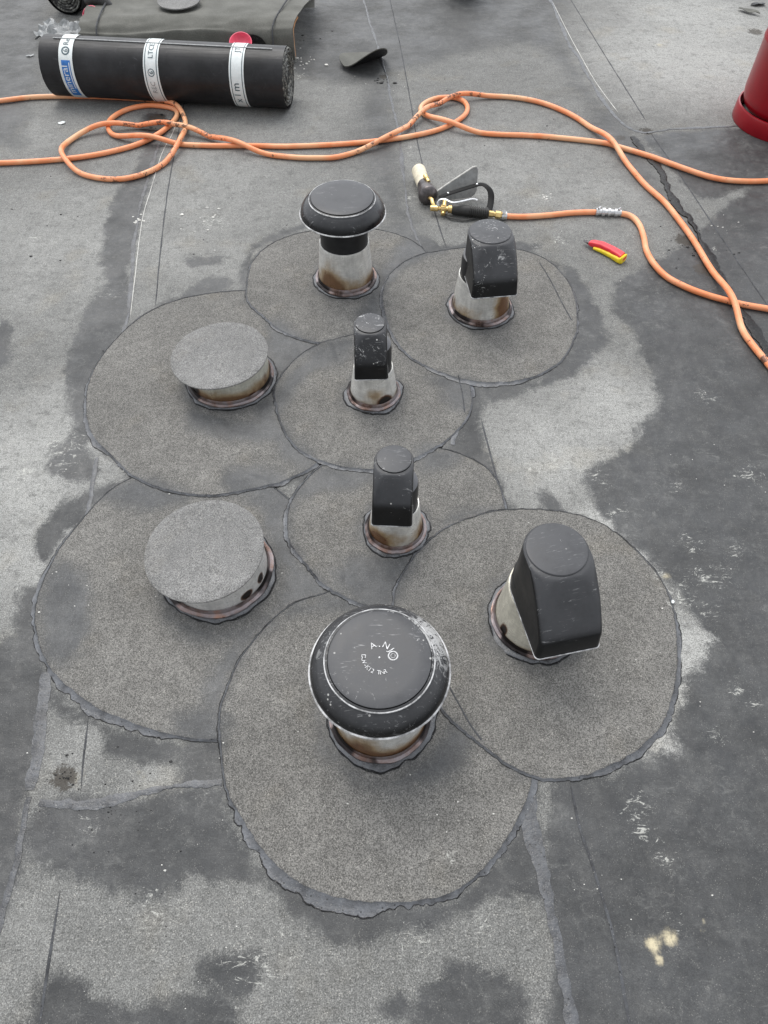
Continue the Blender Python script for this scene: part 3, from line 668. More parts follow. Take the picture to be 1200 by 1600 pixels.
def mushroom(root, lift, seed, scuff, nr, hpipe, dz=0.0):
    pm = plastic('cap_plastic_%d' % seed, seed, scuff, .006, .15, .14)
    V, F = lathe([(nr, hpipe - .05), (nr, .2 + dz), (nr * .97, .22 + dz)], 72); mesh('neck', V, F, M['neck'], root)
    prof = [(.0835, .2435), (.087, .2428), (.0885, .2405), (.0945, .2375), (.101, .2320), (.1068, .2250), (.1110, .2170), (.1135, .2080), (.1145, .2035), (.1125, .2020), (.108, .2060), (.102, .214), (.09, .222), (.06, .228)]
    V, F = lathe([(r, z + dz) for r, z in prof], 128); cap_top(V, F, 128, len(prof) - 1, True)
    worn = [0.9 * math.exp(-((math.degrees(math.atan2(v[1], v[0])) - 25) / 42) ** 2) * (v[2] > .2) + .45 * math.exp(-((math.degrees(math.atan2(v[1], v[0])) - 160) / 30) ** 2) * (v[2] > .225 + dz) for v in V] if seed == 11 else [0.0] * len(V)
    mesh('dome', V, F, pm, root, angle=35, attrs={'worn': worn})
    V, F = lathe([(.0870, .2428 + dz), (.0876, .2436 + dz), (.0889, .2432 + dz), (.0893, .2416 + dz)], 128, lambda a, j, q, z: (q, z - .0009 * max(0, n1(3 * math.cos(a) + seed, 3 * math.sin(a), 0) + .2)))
    mesh('ridge_glint', V, F, M['edge_wear_glint'], root)  # pale ring painted as the gloss highlight round the lid's foot
    V, F = lathe([(.1139, .2055 + dz), (.1160, .2050 + dz), (.1168, .2037 + dz), (.1160, .2023 + dz), (.1130, .2018 + dz)], 128); mesh('rim', V, F, M['edge_wear_glint'], root)
    lp = [(.0, .2472), (.03, .2472), (.06, .2471), (.0800, .2468), (.0822, .2460), (.0828, .2440), (.0828, .2380)]
    V, F = lathe([(max(r, .0005), z + dz) for r, z in lp], 128)
    cap_top(V, F, 128, 0, True)
    return mesh('lid', V, F, plastic('lid_plastic_%d' % seed, seed + 1, scuff, .008, .28, .25), root, angle=30)
def hood(root, w, L, zb, zl, zt, seed, scuff, nr, hpipe, lid_r, base=.006, dx=0):
    pm = plastic('cowl_plastic_%d' % seed, seed, scuff, base, .28, .20)
    V, F = lathe([(nr, hpipe - .05), (nr, zb + .03), (nr * .96, zb + .045), (nr * .7, zb + .05)], 72); mesh('neck', V, F, M['neck'], root)
    def outline(wd, Lf, rc, dy=0):
        return [(x + dx, y) for x, y in outline0(wd, Lf, rc, dy)]
    def outline0(wd, Lf, rc, dy=0):
        pts = []; h = wd / 2; rc = min(rc, h * .999)
        for i in range(33): a = math.pi * i / 32; pts.append((h * math.cos(a), h * math.sin(a) + dy))
        for i in range(7): pts.append((-h, dy - (Lf - rc) * (i + 1) / 8))
        for i in range(13): a = math.pi + math.pi / 2 * i / 12; pts.append((-h + rc + rc * math.cos(a), dy - Lf + rc + rc * math.sin(a)))
        for i in range(13): a = 1.5 * math.pi + math.pi / 2 * i / 12; pts.append((h - rc + rc * math.cos(a), dy - Lf + rc + rc * math.sin(a)))
        for i in range(7): pts.append((h, dy - (Lf - rc) * (7 - i) / 8))
        return pts
    h = w / 2
    lev = [(w * 1.03, L * 1.0, h * .16, zb), (w * 1.035, L * 1.0, h * .16, zb + .002), (w * 1.02, L * .99, h * .16, zb + .012), (w * 1.0, L * .965, h * .17, zl - .008), (w * .995, L * .945, h * .18, zl - .001), (w * .99, L * .91, h * .19, zl + .007)]
    N = 9
    for i in range(1, N + 1):
        f = i / N; Lf = L * .91 * (1 - f) + h * 1.04 * f
        lev.append((w * (.99 - .012 * f), Lf, h * (.19 + .46 * f ** 3), zl + .007 + (zt - zl - .009) * (f ** .97)))
    lev.append((w * .955, h * 1.0, h * .72, zt)); lev.append((w * .92, h * .95, h * .75, zt + .001))
    V, F = [], []; m = None
    inner = [(w * .97, L * .965, h * .13, zt - .02), (w * .97, L * .965, h * .13, zb + .0005)]
    inner = [(w * .80, h * .9, h * .5, zt - .02), (w * .9, L * .80, h * .13, zl - .004), (w * .96, L * .965, h * .14, zb + .0003)]
    for (a, b, c_, z) in inner + lev:
        p = outline(a, b, c_); m = len(p); V += [(x, y, z) for x, y in p]
    nl = len(inner + lev)
    for j in range(nl - 1):
        for i in range(m): k = (i + 1) % m; F.append((j * m + i, j * m + k, (j + 1) * m + k, (j + 1) * m + i))
    F.append([i for i in range(m)][::-1]); F.append([(nl - 1) * m + i for i in range(m)])
    mesh('cowl', V, F, pm, root, angle=32)
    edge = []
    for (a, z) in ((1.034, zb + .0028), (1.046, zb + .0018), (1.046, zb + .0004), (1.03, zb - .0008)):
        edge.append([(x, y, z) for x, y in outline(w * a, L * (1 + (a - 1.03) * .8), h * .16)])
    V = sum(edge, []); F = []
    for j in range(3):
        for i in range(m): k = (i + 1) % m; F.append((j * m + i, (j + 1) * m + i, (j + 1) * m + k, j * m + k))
    mesh('cowl_edge', V, F, M['edge_wear_glint'], root)  # lower edge drawn pale as a painted highlight
    V, F = lathe([(.0004, zt + .0042), (lid_r * .9, zt + .0042), (lid_r * .975, zt + .0036), (lid_r, zt + .002), (lid_r, zt - .004)], 96); cap_top(V, F, 96, 0, True)
    V = [(x + dx, y, z) for x, y, z in V]
    return mesh('lid', V, F, plastic('lid_plastic_%d' % seed, seed + 3, scuff, .008, .28, .25), root, angle=30)

v1 = vent_root('mushroom_vent', 'P1', 594, 1114, 'nearest vent, glossy black mushroom cap with raised letters on its lid', 'roof vent', VG)
pipe_set(v1, .087, .13, 1, metal_mat('sleeve_metal_near', 1, .95), beadw=.011, flare=.009, bh=.5, spots=((-112, .05, 26, .04, .8, 'b'), (-60, .02, 50, .012, .5, 'b')))
lid1 = mushroom(v1, 0, 11, .6, .073, .13)
V, F = join(arc_text('A.NJ', .0180, .0150, R(118), R(28), .2476), arc_text('DUV-K12 TNR', .0285, .0100, R(176), R(11.5), .2476, True))
ring = lathe([(.0030, .2475), (.0034, .2481), (.0040, .2475)], 32); ring2 = lathe([(.0062, .2475), (.0068, .2482), (.0078, .2482), (.0084, .2475)], 32)
dot = lathe([(.0016, .2472), (.0014, .2482), (.0001, .2483)], 16)
V, F = join((V, F), xf(ring, Matrix.Translation((.0215, .003, 0))), xf(ring2, Matrix.Translation((.0215, .003, 0))), dot)
lt = mesh('raised_lettering', V, F, M['mark'], lid1, angle=20)
v6 = vent_root('mushroom_vent', 'P6', 541, 437, 'farthest vent, black mushroom cap on a black neck above a tall scorched metal pipe', 'roof vent', VG)
pipe_set(v6, .079, .125, 2, metal_mat('sleeve_metal_back', 2, .9), beadw=.008, bh=.55, spots=((-125, .045, 30, .04, .75, 'b'), (-20, .02, 18, .02, .6, 'b')))
mushroom(v6, 0, 21, .45, .066, .125, .008)
v5 = vent_root('cowl_vent', 'P5', 750, 482, 'scratched wide black cowl vent at back right, beside the torch handle', 'roof vent', VG, R(7))
pipe_set(v5, .079, .112, 3, metal_mat('sleeve_metal_right', 3, 1.0), beadw=.008, bh=.6, spots=((-52, .06, 24, .045, 1.1, 'b'), (-35, .05, 8, .05, .35, 's'), (-178, .03, 14, .03, .6, 's'), (-85, .02, 24, .03, -.5, 'b')))
hood(v5, .117, .118, .125, .168, .236, 31, .85, .0655, .112, .054)
v2 = vent_root('cowl_vent', 'P2', 838, 967, 'largest and nearest black cowl vent, turned to the right, with a faintly marked oval lid', 'roof vent', VG, R(12))
pipe_set(v2, .085, .125, 4, metal_mat('sleeve_metal_big', 4, .55, top=(.74, .71, .60)), beadw=.009, flare=.008, bh=.25, spots=((-165, .025, 8, .022, 1.0, 's'), (-110, .005, 40, .012, .6, 'b')))
hood(v2, .117, .135, .128, .176, .262, 41, .35, .0712, .125, .054, .006, -.012)
v4 = vent_root('cowl_vent', 'P4', 584, 616, 'smallest black cowl vent in the middle, lid spattered with white, pipe burnt at its foot', 'roof vent', VG, R(2))
pipe_set(v4, .059, .094, 5, metal_mat('sleeve_metal_middle', 5, .85), beadw=.008, flare=.009, taper=.82, bh=.35, spots=((-62, .022, 24, .020, 1.15, 's'), (-85, .045, 26, .022, .8, 'b')))
hood(v4, .077, .077, .120, .155, .222, 51, .95, .0445, .094, .034, dx=-.006)
v3 = vent_root('cowl_vent', 'P3', 618, 828, 'narrow black cowl vent between the smallest and the nearest vents, copper ring at its foot', 'roof vent', VG, R(-3))
pipe_set(v3, .059, .10, 6, metal_mat('sleeve_metal_front', 6, 1.0), beadw=.008, flare=.009, taper=.82, bh=.8, spots=((-130, .03, 24, .03, .7, 'b'), (-150, .02, 18, .02, .5, 's'), (-15, .02, 14, .03, .5, 'b'), (-80, .01, 26, .02, -.5, 'b')))
hood(v3, .079, .081, .128, .180, .238, 61, .65, .0445, .10, .0345, dx=-.006)
SG = 'low metal stubs topped with felt discs'
s7 = vent_root('pipe_stub', 'P7', 361, 592, 'low scorched metal stub under the farther felt disc', 'pipe stub', SG)
pipe_set(s7, .103, .074, 7, metal_mat('stub_metal_far', 7, .9, top=(.70, .69, .60)), beadw=.009, flare=.008, taper=.985, bh=.9, spots=((-75, .02, 60, .02, .45, 'b'), (-138, .03, 14, .022, 1.0, 's'), (-50, .018, 10, .010, .9, 's'), (-95, .003, 60, .010, .7, 's'), (-20, .03, 12, .05, .5, 's')))
s8 = vent_root('pipe_stub', 'P8', 343, 893, 'low metal stub with soot spots and copper flange under the nearer felt disc', 'pipe stub', SG)
pipe_set(s8, .104, .072, 8, metal_mat('stub_metal_near', 8, .5, top=(.84, .83, .80)), beadw=.008, flare=.011, taper=.985, bh=.2, spots=((-46, .030, 9, .013, 1.25, 's'), (-22, .036, 6, .014, 1.25, 's'), (-90, .006, 70, .008, .8, 's'), (-150, .03, 12, .03, .7, 's')))
def felt_disc(px, py, z, r, tilt, label, seed):
    p = at(px, py, z); n = 160; V, F = [], []; lv = [(.985, 0), (1, .0008), (1, .0034), (.992, .0042)]
    def rr(a): return r * (1 + .012 * n1(1.5 * math.cos(a) + seed, 1.5 * math.sin(a), 0) + .003 * n1(9 * math.cos(a), 9 * math.sin(a), seed))
    def sag(x, y): return -.06 * (x * x + y * y) * 1.0 + .003 * n1(x * 9, y * 9, seed)
    for k, z_ in lv:
        for i in range(n):
            a = 2 * math.pi * i / n; x, y = rr(a) * k * math.cos(a), rr(a) * k * math.sin(a); V.append((x, y, z_ + sag(x, y)))
    for j in range(3):
        for i in range(n): k = (i + 1) % n; F.append((j * n + i, j * n + k, (j + 1) * n + k, (j + 1) * n + i))
    prev = 3 * n
    for q in range(11, 0, -1):
        st = len(V)
        for i in range(n):
            a = 2 * math.pi * i / n; x, y = rr(a) * q / 12 * math.cos(a), rr(a) * q / 12 * math.sin(a); V.append((x, y, .0042 + sag(x, y)))
        for i in range(n): k = (i + 1) % n; F.append((prev + i, prev + k, st + k, st + i))
        prev = st
    V.append((0, 0, .0042 + sag(0, 0)))
    for i in range(n): F.append((prev + i, prev + (i + 1) % n, len(V) - 1))
    F.append(list(range(n))[::-1])
    X = np.full(len(V), .25, np.float32); Z = np.zeros(len(V), np.float32); S = Z.copy()
    o = mesh('felt_disc', V, F, M['disc_felt'], loc=p, angle=40, attrs={'damp': X, 'scuff': S, 'ochre': Z, 'burn': Z})
    o.rotation_euler = tilt; setp(o, label, 'felt disc', 'felt discs cut to cover the stubs'); return o
felt_disc(343, 555, .083, .122, (R(0), R(-2), 0), 'farther felt disc lying as a lid over the scorched stub', 3)
felt_disc(320, 859, .083, .121, (R(1), R(-2), .4), 'nearer felt disc lying as a lid over the stub with soot spots', 5)

# ------------------------------------------------------------------ gas hoses
HR = .0086
hoses = [
 ('C', [(788,338),(817,339),(853,337),(893,333),(932,332),(969,334),(987,339),(999,352),(1006,372),(1010,392),(1022,413),(1042,433),(1072,449),(1104,461),(1136,470),(1165,477),(1200,483),(1260,495)]),
 ('B', [(-60,256),(0,255),(62,252),(125,246),(175,237),(217,225),(250,208),(271,190),(277,177),(267,169),(233,165),(200,171),(175,185),(169,200),(179,212),(208,218),(242,221),(283,226),(333,228),(396,228),(450,229),(525,226),(585,221),(637,214),(682,204),(712,191),(729,176),(727,161),(709,153),(682,154),(662,163),(658,174),(675,187),(705,199),(735,206),(772,210),(825,212),(867,215),(940,223),(967,230),(1017,245),(1067,263),(1110,277),(1150,283),(1200,283),(1270,276)]),
 ('A', [(-60,165),(0,158),(54,152),(125,151),(190,153),(233,157),(271,167),(287,183),(290,204),(279,233),(250,260),(208,277),(167,280),(125,271),(102,252),(100,233),(117,215),(154,203),(208,198),(258,199),(300,207),(333,217),(367,228),(408,240),(458,246),(500,247),(530,245),(574,232),(615,216),(645,193),(675,171),(712,156),(761,151),(806,153),(850,162),(893,180),(927,203),(950,223),(977,253),(1007,288),(1037,315),(1060,343),(1083,375),(1104,410),(1124,442),(1144,480),(1159,515),(1177,541),(1200,569),(1240,620)]),
]
done = []                                             # (x, y, z) samples already laid
HP = {}
for key, px in hoses:
    P = resample(catmull(atv(px, HR), 10, False), .006); n = len(P); z = np.full(n, HR + .0008); base = list(done)
    want = np.zeros(n)
    for i in range(n):
        pool = base + [(P[j][0], P[j][1], z[j]) for j in range(0, max(0, i - 30), 1)]
        if not pool: continue
        A = np.array(pool); d = np.hypot(A[:, 0] - P[i][0], A[:, 1] - P[i][1]); k = d.argmin()
        if d[k] < 2.0 * HR: z[i] = max(z[i], A[k, 2] + math.sqrt(max(0, (2.05 * HR) ** 2 - d[k] ** 2)))
    sm = z.copy()
    for i in range(n):
        for j in range(max(0, i - 22), min(n, i + 23)):
            f = .5 + .5 * math.cos(math.pi * abs(i - j) / 23)
            sm[i] = max(sm[i], HR + .0008 + (z[j] - HR - .0008) * f)
    HP[key] = [(P[i][0], P[i][1], sm[i]) for i in range(n)]; done += HP[key]
def hose(key, label, burnf):
    P = HP[key]; V, F = tube(P, HR, 16)
    b = np.repeat([burnf(p) for p in P], 16)
    o = mesh('gas_hose', V, F, M['hose'], attrs={'burn': b}); setp(o, label, 'gas hose', 'orange gas hoses across the roof'); return o
hose('A', 'scorch-marked orange hose that loops below the banded roll and runs down the right side', lambda p: 1.15 if p[0] > 1.0 else (.75 if abs(p[0] - .12) < .25 or abs(p[0] + .75) < .2 else .15))
hose('B', 'clean orange hose with the small loop, leaving the picture just below the gas cylinder', lambda p: 0.1)
hc = hose('C', 'orange hose from the torch handle through a clamped joint to the lower right', lambda p: .6 if p[0] > 1.0 else 0.1)
# clamped joint on hose C
pa, pb = at(930, 332, HR), at(970, 334, HR); dirv = (pb - pa); Lj = dirv.length; q = dirv.to_track_quat('Z', 'Y').to_matrix().to_4x4()
prof = [(.0085, 0), (.0125, .001), (.0125, .009), (.0098, .010), (.0098, .018), (.0135, .019), (.0140, .028), (.0095, .029), (.0095, .036), (.0135, .037), (.0135, .045), (.0100, .046), (.0100, .056), (.0125, .057), (.0125, .067), (.0098, .068), (.0098, .078)]
prof = [(r, z / .078 * Lj) for r, z in prof]
V, F = lathe(prof, 24); V, F = xf((V, F), Matrix.Translation(pa + Vector((0, 0, .002))) @ q)
jt = mesh('brass_joint', V, F, M['steel'], hc, angle=25)
for t_ in (.12, .9):
    c_ = pa.lerp(pb, t_) + Vector((0, 0, .016)); V, F = tube([c_ - Vector((.004, .004, 0)), c_ + Vector((.004, .004, .001))], .0028, 8)
    mesh('clamp_screw', V, F, M['steel'], jt)

# ------------------------------------------------------------------ gas torch
tr = empty('gas_torch', at(705, 325)); setp(tr, 'roofing gas torch with pale nozzle, grey shield plate and ribbed black handle', 'gas torch')
inv = Matrix.Translation(-tr.location)
def tp(name, vf, mat, parent=None, **k):
    V, F = xf(vf, inv); return mesh(name, V, F, mat, parent or tr, **k)
def axis_lathe(a, b, prof, seg=32):
    a = Vector(a); b = Vector(b); q = (b - a).to_track_quat('Z', 'Y').to_matrix().to_4x4(); L = (b - a).length
    V, F = lathe([(r, t * L) for t, r in prof], seg); n_ = len(prof)
    F.append([i for i in range(seg)][::-1]); F.append([(n_ - 1) * seg + i for i in range(seg)])
    return xf((V, F), Matrix.Translation(a) @ q)
tip, bell, mid_ = at(654, 266, .030), at(662, 290, .030), at(671, 310, .030)
tp('nozzle', axis_lathe(tip, bell, [(0, .014), (0, .0225), (.04, .0235), (.5, .0225), (.9, .0215), (1, .020)]), M['cream'])
tp('burner_bell', axis_lathe(bell.lerp(tip, .28), mid_, [(0, .0190), (.08, .0205), (.35, .0225), (.72, .0300), (.80, .0315), (.86, .0305), (.95, .022), (1, .012)]), M['dark_metal'])
tp('pilot_valve', axis_lathe(at(664, 274, .056), at(670, 284, .052), [(0, .004), (0, .007), (.5, .0075), (.55, .0055), (1, .0055)], 16), M['brass'])
# shield plate, standing on its lower edge
pa_, pb_ = at(660, 318, .002), at(744, 307, .002); e = (pb_ - pa_); ez = Vector((0.0, .35, 1)).normalized()
prof2 = [(0, 0), (.25, -.0), (.9, 0), (.97, .008), (1, .02), (1.0, .072), (.99, .084), (.96, .090), (.90, .088), (.5, .052), (.03, .010), (0, .006)]
nrm = e.cross(ez).normalized() * .0016
V = [pa_ + e * u + ez * v for u, v in prof2] + [pa_ + e * u + ez * v + nrm for u, v in prof2]; m = len(prof2)
F = [list(range(m)), [m + i for i in range(m)][::-1]] + [(i, m + i, m + (i + 1) % m, (i + 1) % m) for i in range(m)]
sp = tp('shield_plate', (V, F), M['plate'], smooth=False)
V, F = tube([pa_ + ez * .008 + e * .01, pa_ + e * .5 + ez * .054, pa_ + e * .90 + ez * .0895, pa_ + e * .965 + ez * .0905], .0026, 8)
tp('plate_edge', (V, F), M['chalk'], sp)
# strap
S = [at(686, 309, .030), at(700, 303, .040), at(735, 292, .050), at(752, 288, .052), at(762, 293, .050), at(767, 302, .042), at(767, 315, .030), at(764, 330, .022)]
S = catmull(np.array([tuple(s) for s in S]), 8, False); V, F = tube([tuple(s) for s in S], .0100, 10, flat=.26)
tp('strap', (V, F), M['strap'])
for s_ in (S[20], S[8]): tp('rivet', xf(lathe([(.004, 0), (.003, .002), (.0003, .003)], 12), Matrix.Translation(Vector(s_) + Vector((0, 0, .003)))), M['steel'])
# handle with ribs
ha, hb = at(705, 326, .020), at(764, 334, .018)
pr = [(0, .010), (.02, .0150), (.10, .0165), (.45, .0165), (.5, .0150)]
for k in range(9): t0 = .5 + k * .052; pr += [(t0 + .004, .0140), (t0 + .012, .0178), (t0 + .034, .0178), (t0 + .042, .0140)]
pr += [(.985, .0150), (1, .010)]
tp('handle', axis_lathe(ha, hb, pr, 32), M['rubber'], angle=30)
tp('hose_fitting', axis_lathe(hb, at(789, 337, .014), [(0, .007), (0, .0095), (.28, .0095), (.3, .0075), (.38, .0075), (.4, .0115), (.72, .0115), (.74, .009), (.8, .009), (.82, .0125), (1, .0125)], 6), M['brass'], smooth=False)
tp('hose_clamp', axis_lathe(at(783, 337, .014), at(791, 337, .013), [(0, .0128), (1, .0128)], 20), M['steel'])
tp('clamp_screw', axis_lathe(at(787, 332, .026), at(788, 331, .036), [(0, .006), (1, .006)], 10), M['steel'])
# brass valve body, pipes, lever
tp('valve_body', axis_lathe(at(672, 325, .022), at(706, 327, .021), [(0, .004), (.02, .0085), (.35, .0092), (.38, .006), (.48, .006), (.5, .0125), (.72, .0125), (.74, .0075), (.82, .0075), (.84, .0118), (1, .0118)], 12), M['brass'], angle=25)
tp('valve_stem', axis_lathe(at(692, 335, .012), at(695, 314, .030), [(0, .0075), (.3, .0075), (.32, .005), (.6, .005), (.62, .0070), (1, .0070)], 10), M['brass'], angle=25)
tp('gas_tube', tube([tuple(at(*p)) for p in ((679, 324, .022), (676, 317, .030), (675, 312, .032), (671, 309, .031))], .0062, 12), M['brass'])
cu = catmull(np.array([tuple(at(*p)) for p in ((684, 322, .030), (686, 313, .045), (695, 311, .050), (706, 316, .050), (718, 315, .048), (735, 311, .046), (742, 311, .045), (746, 313, .043))]), 6, False)
tp('trigger_lever', tube([tuple(c_) for c_ in cu], .0042, 10, flat=.45), M['steel'])
cu = catmull(np.array([tuple(at(*p)) for p in ((693, 334, .008), (705, 340, .008), (725, 343, .007), (740, 341, .007), (752, 338, .008))]), 6, False)
tp('guard_wire', tube([tuple(c_) for c_ in cu], .004, 10, flat=.5), M['rubber'])

# ------------------------------------------------------------------ utility knife
ka, kb = at(920, 385, .0), at(972, 410, .0); d = (kb - ka); L = d.length; ang = math.atan2(d.y, d.x)
kn = empty('utility_knife', ka, ang); setp(kn, 'red and yellow utility knife lying on the felt', 'knife')
def bar(sec, xs_, mat, name, parent, **k):            # loft of rounded sections along local X
    V, F = [], []; m = 16
    for (x, y, z, hw, hh) in sec:
        for i in range(m):
            a = 2 * math.pi * (i + .5) / m; cx = math.copysign(abs(math.cos(a)) ** .55, math.cos(a)); cy = math.copysign(abs(math.sin(a)) ** .55, math.sin(a))
            V.append((x, y + hw * cx, z + hh * cy))
    for j in range(len(sec) - 1):
        for i in range(m): q_ = (i + 1) % m; F.append((j * m + i, j * m + q_, (j + 1) * m + q_, (j + 1) * m + i))
    F.append([i for i in range(m)][::-1]); F.append([(len(sec) - 1) * m + i for i in range(m)])
    return mesh(name, V, F, mat, parent, **k)
bow = lambda t: .010 * math.sin(math.pi * min(1, max(0, t)))
bar([(0, .000, .014, .009, .005), (.01, .001, .015, .0115, .0085), (L * .3, bow(.3), .016, .0128, .0095), (L * .6, bow(.6) * .9, .016, .0130, .0095), (L * .85, bow(.85), .016, .0140, .0098), (L * .95, .001, .016, .0150, .0098)], None, M['red_plastic'], 'handle', kn)
bar([(L * .18, -.004, .009, .0105, .0035), (L * .4, -.003 + bow(.4) * .7, .008, .0135, .0062), (L * .7, -.003 + bow(.7) * .6, .0085, .0145, .0070), (L * .93, -.002, .010, .0165, .0090), (L * 1.0, -.001, .013, .0170, .0125), (L * 1.03, -.001, .013, .0150, .0110)], None, M['yellow'], 'lower_shell', kn)
bar([(L * 1.026, .000, .015, .0095, .0045), (L * 1.036, .000, .015, .0090, .0040)], None, M['red_plastic'], 'butt_plug', kn)
V, F = slab(np.array([(-.023, -.001), (-.019, -.006), (.0, -.009), (.012, -.008), (.012, .006), (.0, .006), (-.008, .004), (-.014, .006), (-.017, .003)]), .0115, .0125)
mesh('blade', V, F, M['dark_metal'], kn, smooth=False)
bar([(-.008, .0, .012, .006, .0035), (.006, .0, .0125, .009, .005)], None, M['dark_metal'], 'blade_clamp', kn)

# ------------------------------------------------------------------ gas cylinder
gc = at(1222, 190); gr = empty('gas_cylinder', gc); setp(gr, 'dark red gas cylinder standing at the right edge, cut off by the picture', 'gas cylinder')
GR = .175
V, F = lathe([(GR - .006, .0), (GR + .002, .0), (GR + .004, .004), (GR + .003, .050), (GR + .001, .056), (GR - .004, .057), (GR - .006, .053), (GR - .008, .02)], 128); mesh('foot_ring', V, F, M['red_paint'], gr)
V, F = lathe([(.02, .022), (.08, .024), (.12, .030), (GR - .032, .042), (GR - .018, .056), (GR - .009, .075), (GR - .005, .10), (GR - .005, .258), (GR - .003, .262), (GR - .003, .268), (GR - .005, .272), (GR - .005, .50), (GR - .015, .56), (GR - .045, .61), (.08, .645), (.03, .655)], 128); cap_top(V, F, 128, 15)
mesh('body', V, F, M['red_paint'], gr)
V, F = lathe([(.085, .635), (.09, .64), (.09, .74), (.086, .745), (.082, .74), (.082, .64)], 64); mesh('valve_collar', V, F, M['red_paint'], gr)
V, F = lathe([(.018, .65), (.018, .70), (.012, .702), (.012, .72), (.022, .722), (.022, .735), (.001, .738)], 24); mesh('valve', V, F, M['brass'], gr)

# ------------------------------------------------------------------ wrapped felt roll
RR = .100
ra, rb = at(62, 141, 0), at(440, 163, 0)             # ground contacts under both ends, roughly
ra = at(98, 146, 0) ; rb = at(455, 166, 0)
ax = (rb - ra); RL = ax.length; rang = math.atan2(ax.y, ax.x)
rl = empty('felt_roll', (ra.x, ra.y, 0), rang); setp(rl, 'black roll of roofing felt with three printed paper bands, lying behind the orange hose', 'felt roll', 'rolls of roofing felt')
def roll_body(parent, R_, L_, seed, wrapmat, turns=7):
    V, F = [], []; seg = 96; nx = 40
    for j in range(nx + 1):
        x = L_ * j / nx
        for i in range(seg):
            a = 2 * math.pi * i / seg; q = R_ * (1 + .006 * n1(math.cos(a) * 1.2, math.sin(a) * 1.2, x * 3 + seed) - .012 * (math.sin(a) < -.96))
            V.append((x, q * math.cos(a), R_ + q * math.sin(a) * .985))
    for j in range(nx):
        for i in range(seg): k = (i + 1) % seg; F.append((j * seg + i, (j + 1) * seg + i, (j + 1) * seg + k, j * seg + k))
    w_ = mesh('wrap', V, F, wrapmat, parent)
    for e_, xx in ((0, 0.0), (1, L_)):               # spiral wound ends, layers stepping in and out
        sgn = 1 if e_ else -1
        V, F = [], []; N = 96 * turns; wd = (R_ - .022) / turns
        for i in range(N + 1):
            a = 2 * math.pi * i / 96; r = R_ * .998 - wd * i / 96; dd = sgn * (.006 * n1(i / 96 * 2.3, seed, 0) + .004 * n1(i / 9, seed, 5))
            for (rr_, of) in ((r, 0), (r - wd * .35, .004), (r - wd * .8, .002), (r - wd, -.005)):
                V.append((xx + dd + sgn * (of + .0015 * n1(i * .7, rr_ * 300, seed)) - sgn * .002, rr_ * math.cos(a), R_ + rr_ * math.sin(a) * .985))
        for i in range(N):
            for c_ in range(3): F.append((i * 4 + c_, i * 4 + c_ + 1, i * 4 + 4 + c_ + 1, i * 4 + 4 + c_))
        mesh('wound_end', V, F, M['rollend'], w_, angle=60)
        V, F = lathe([(.0215, 0), (.0215, .06)], 32); cap_top(V, F, 32, 1)
        mesh('core_hole', *xf((V, F), Matrix.Translation((xx - (.0 if e_ == 0 else .06) , 0, R_)) @ Matrix.Rotation(R(90), 4, 'Y')), M['tar'], w_)
    return w_
roll_body(rl, RR, RL, 1.0, M['wrap'])
# overlap edge of the outer layer along the top
V, F = tube([(x * RL / 20 , (RR + .002) * math.cos(R(98)), RR + (RR + .002) * math.sin(R(98)) * .985 + .0005) for x in range(1, 20)], .0025, 8, flat=.6)
mesh('wrap_edge', V, F, M['film'], rl)
def band(x0, wd, prints, skew=0.0, stripes=True):
    V, F = [], []; seg = 96
    def surf(x, a, lift): q = RR * 1.006 + .0012 + lift; return (x + skew * math.sin(a), q * math.cos(a), RR + q * math.sin(a) * .985)
    for j in range(5):
        for i in range(seg + 1):
            a = 2 * math.pi * i / seg; V.append(surf(x0 + wd * j / 4 + .001 * n1(a * 3, x0, j), a, 0))
    for j in range(4):
        for i in range(seg): F.append((j * (seg + 1) + i, (j + 1) * (seg + 1) + i, (j + 1) * (seg + 1) + i + 1, j * (seg + 1) + i + 1))
    b = mesh('paper_band', V, F, M['white'], rl)
    def strip(u0, u1, a0, a1, lift, mat, name):
        V, F = [], []; n_ = 48
        for i in range(n_ + 1):
            a = a0 + (a1 - a0) * i / n_
            V += [surf(x0 + wd * u0, a, lift), surf(x0 + wd * u1, a, lift)]
        for i in range(n_): F.append((2 * i, 2 * i + 1, 2 * i + 3, 2 * i + 2))
        mesh(name, V, F, mat, b)
    if stripes:
        strip(.10, .15, R(60), R(330), .0006, M['ink'], 'printed_line'); strip(.85, .90, R(60), R(330), .0006, M['ink'], 'printed_line')
    for pr_ in prints:
        if pr_[0] == 'box': strip(pr_[1], pr_[2], R(pr_[3]), R(pr_[4]), .0006, M['blue'], 'blue_panel')
        elif pr_[0] == 'line': strip(pr_[1], pr_[2], R(pr_[3]), R(pr_[4]), .0010, M['white'], 'white_line')
        elif pr_[0] == 'ring':
            V2, F2 = [], []; ac, r0, r1 = R(pr_[1]), pr_[2], pr_[3]
            for i in range(33):
                t_ = 2 * math.pi * i / 32
                for q_ in (r0, r1): V2.append(surf(x0 + wd * .5 + q_ * math.cos(t_), ac + q_ * math.sin(t_) / RR, .0008))
            for i in range(32): F2.append((2 * i, 2 * i + 1, 2 * i + 3, 2 * i + 2))
            mesh('printed_ring', V2, F2, M['ink'], b)
        else:                                        # text, reads upward, centred at an angle
            _, s_, size, u, ac, mt = pr_
            V2, F2 = text_mesh(s_, size)
            # text x runs up the roll (towards the top), text y runs to the left
            V2 = [surf(x0 + wd * u - v.y, R(ac) + v.x / RR * -1.0, .0013) for v in V2]
            mesh('printed_text', V2, F2, M[mt], b)
    return b
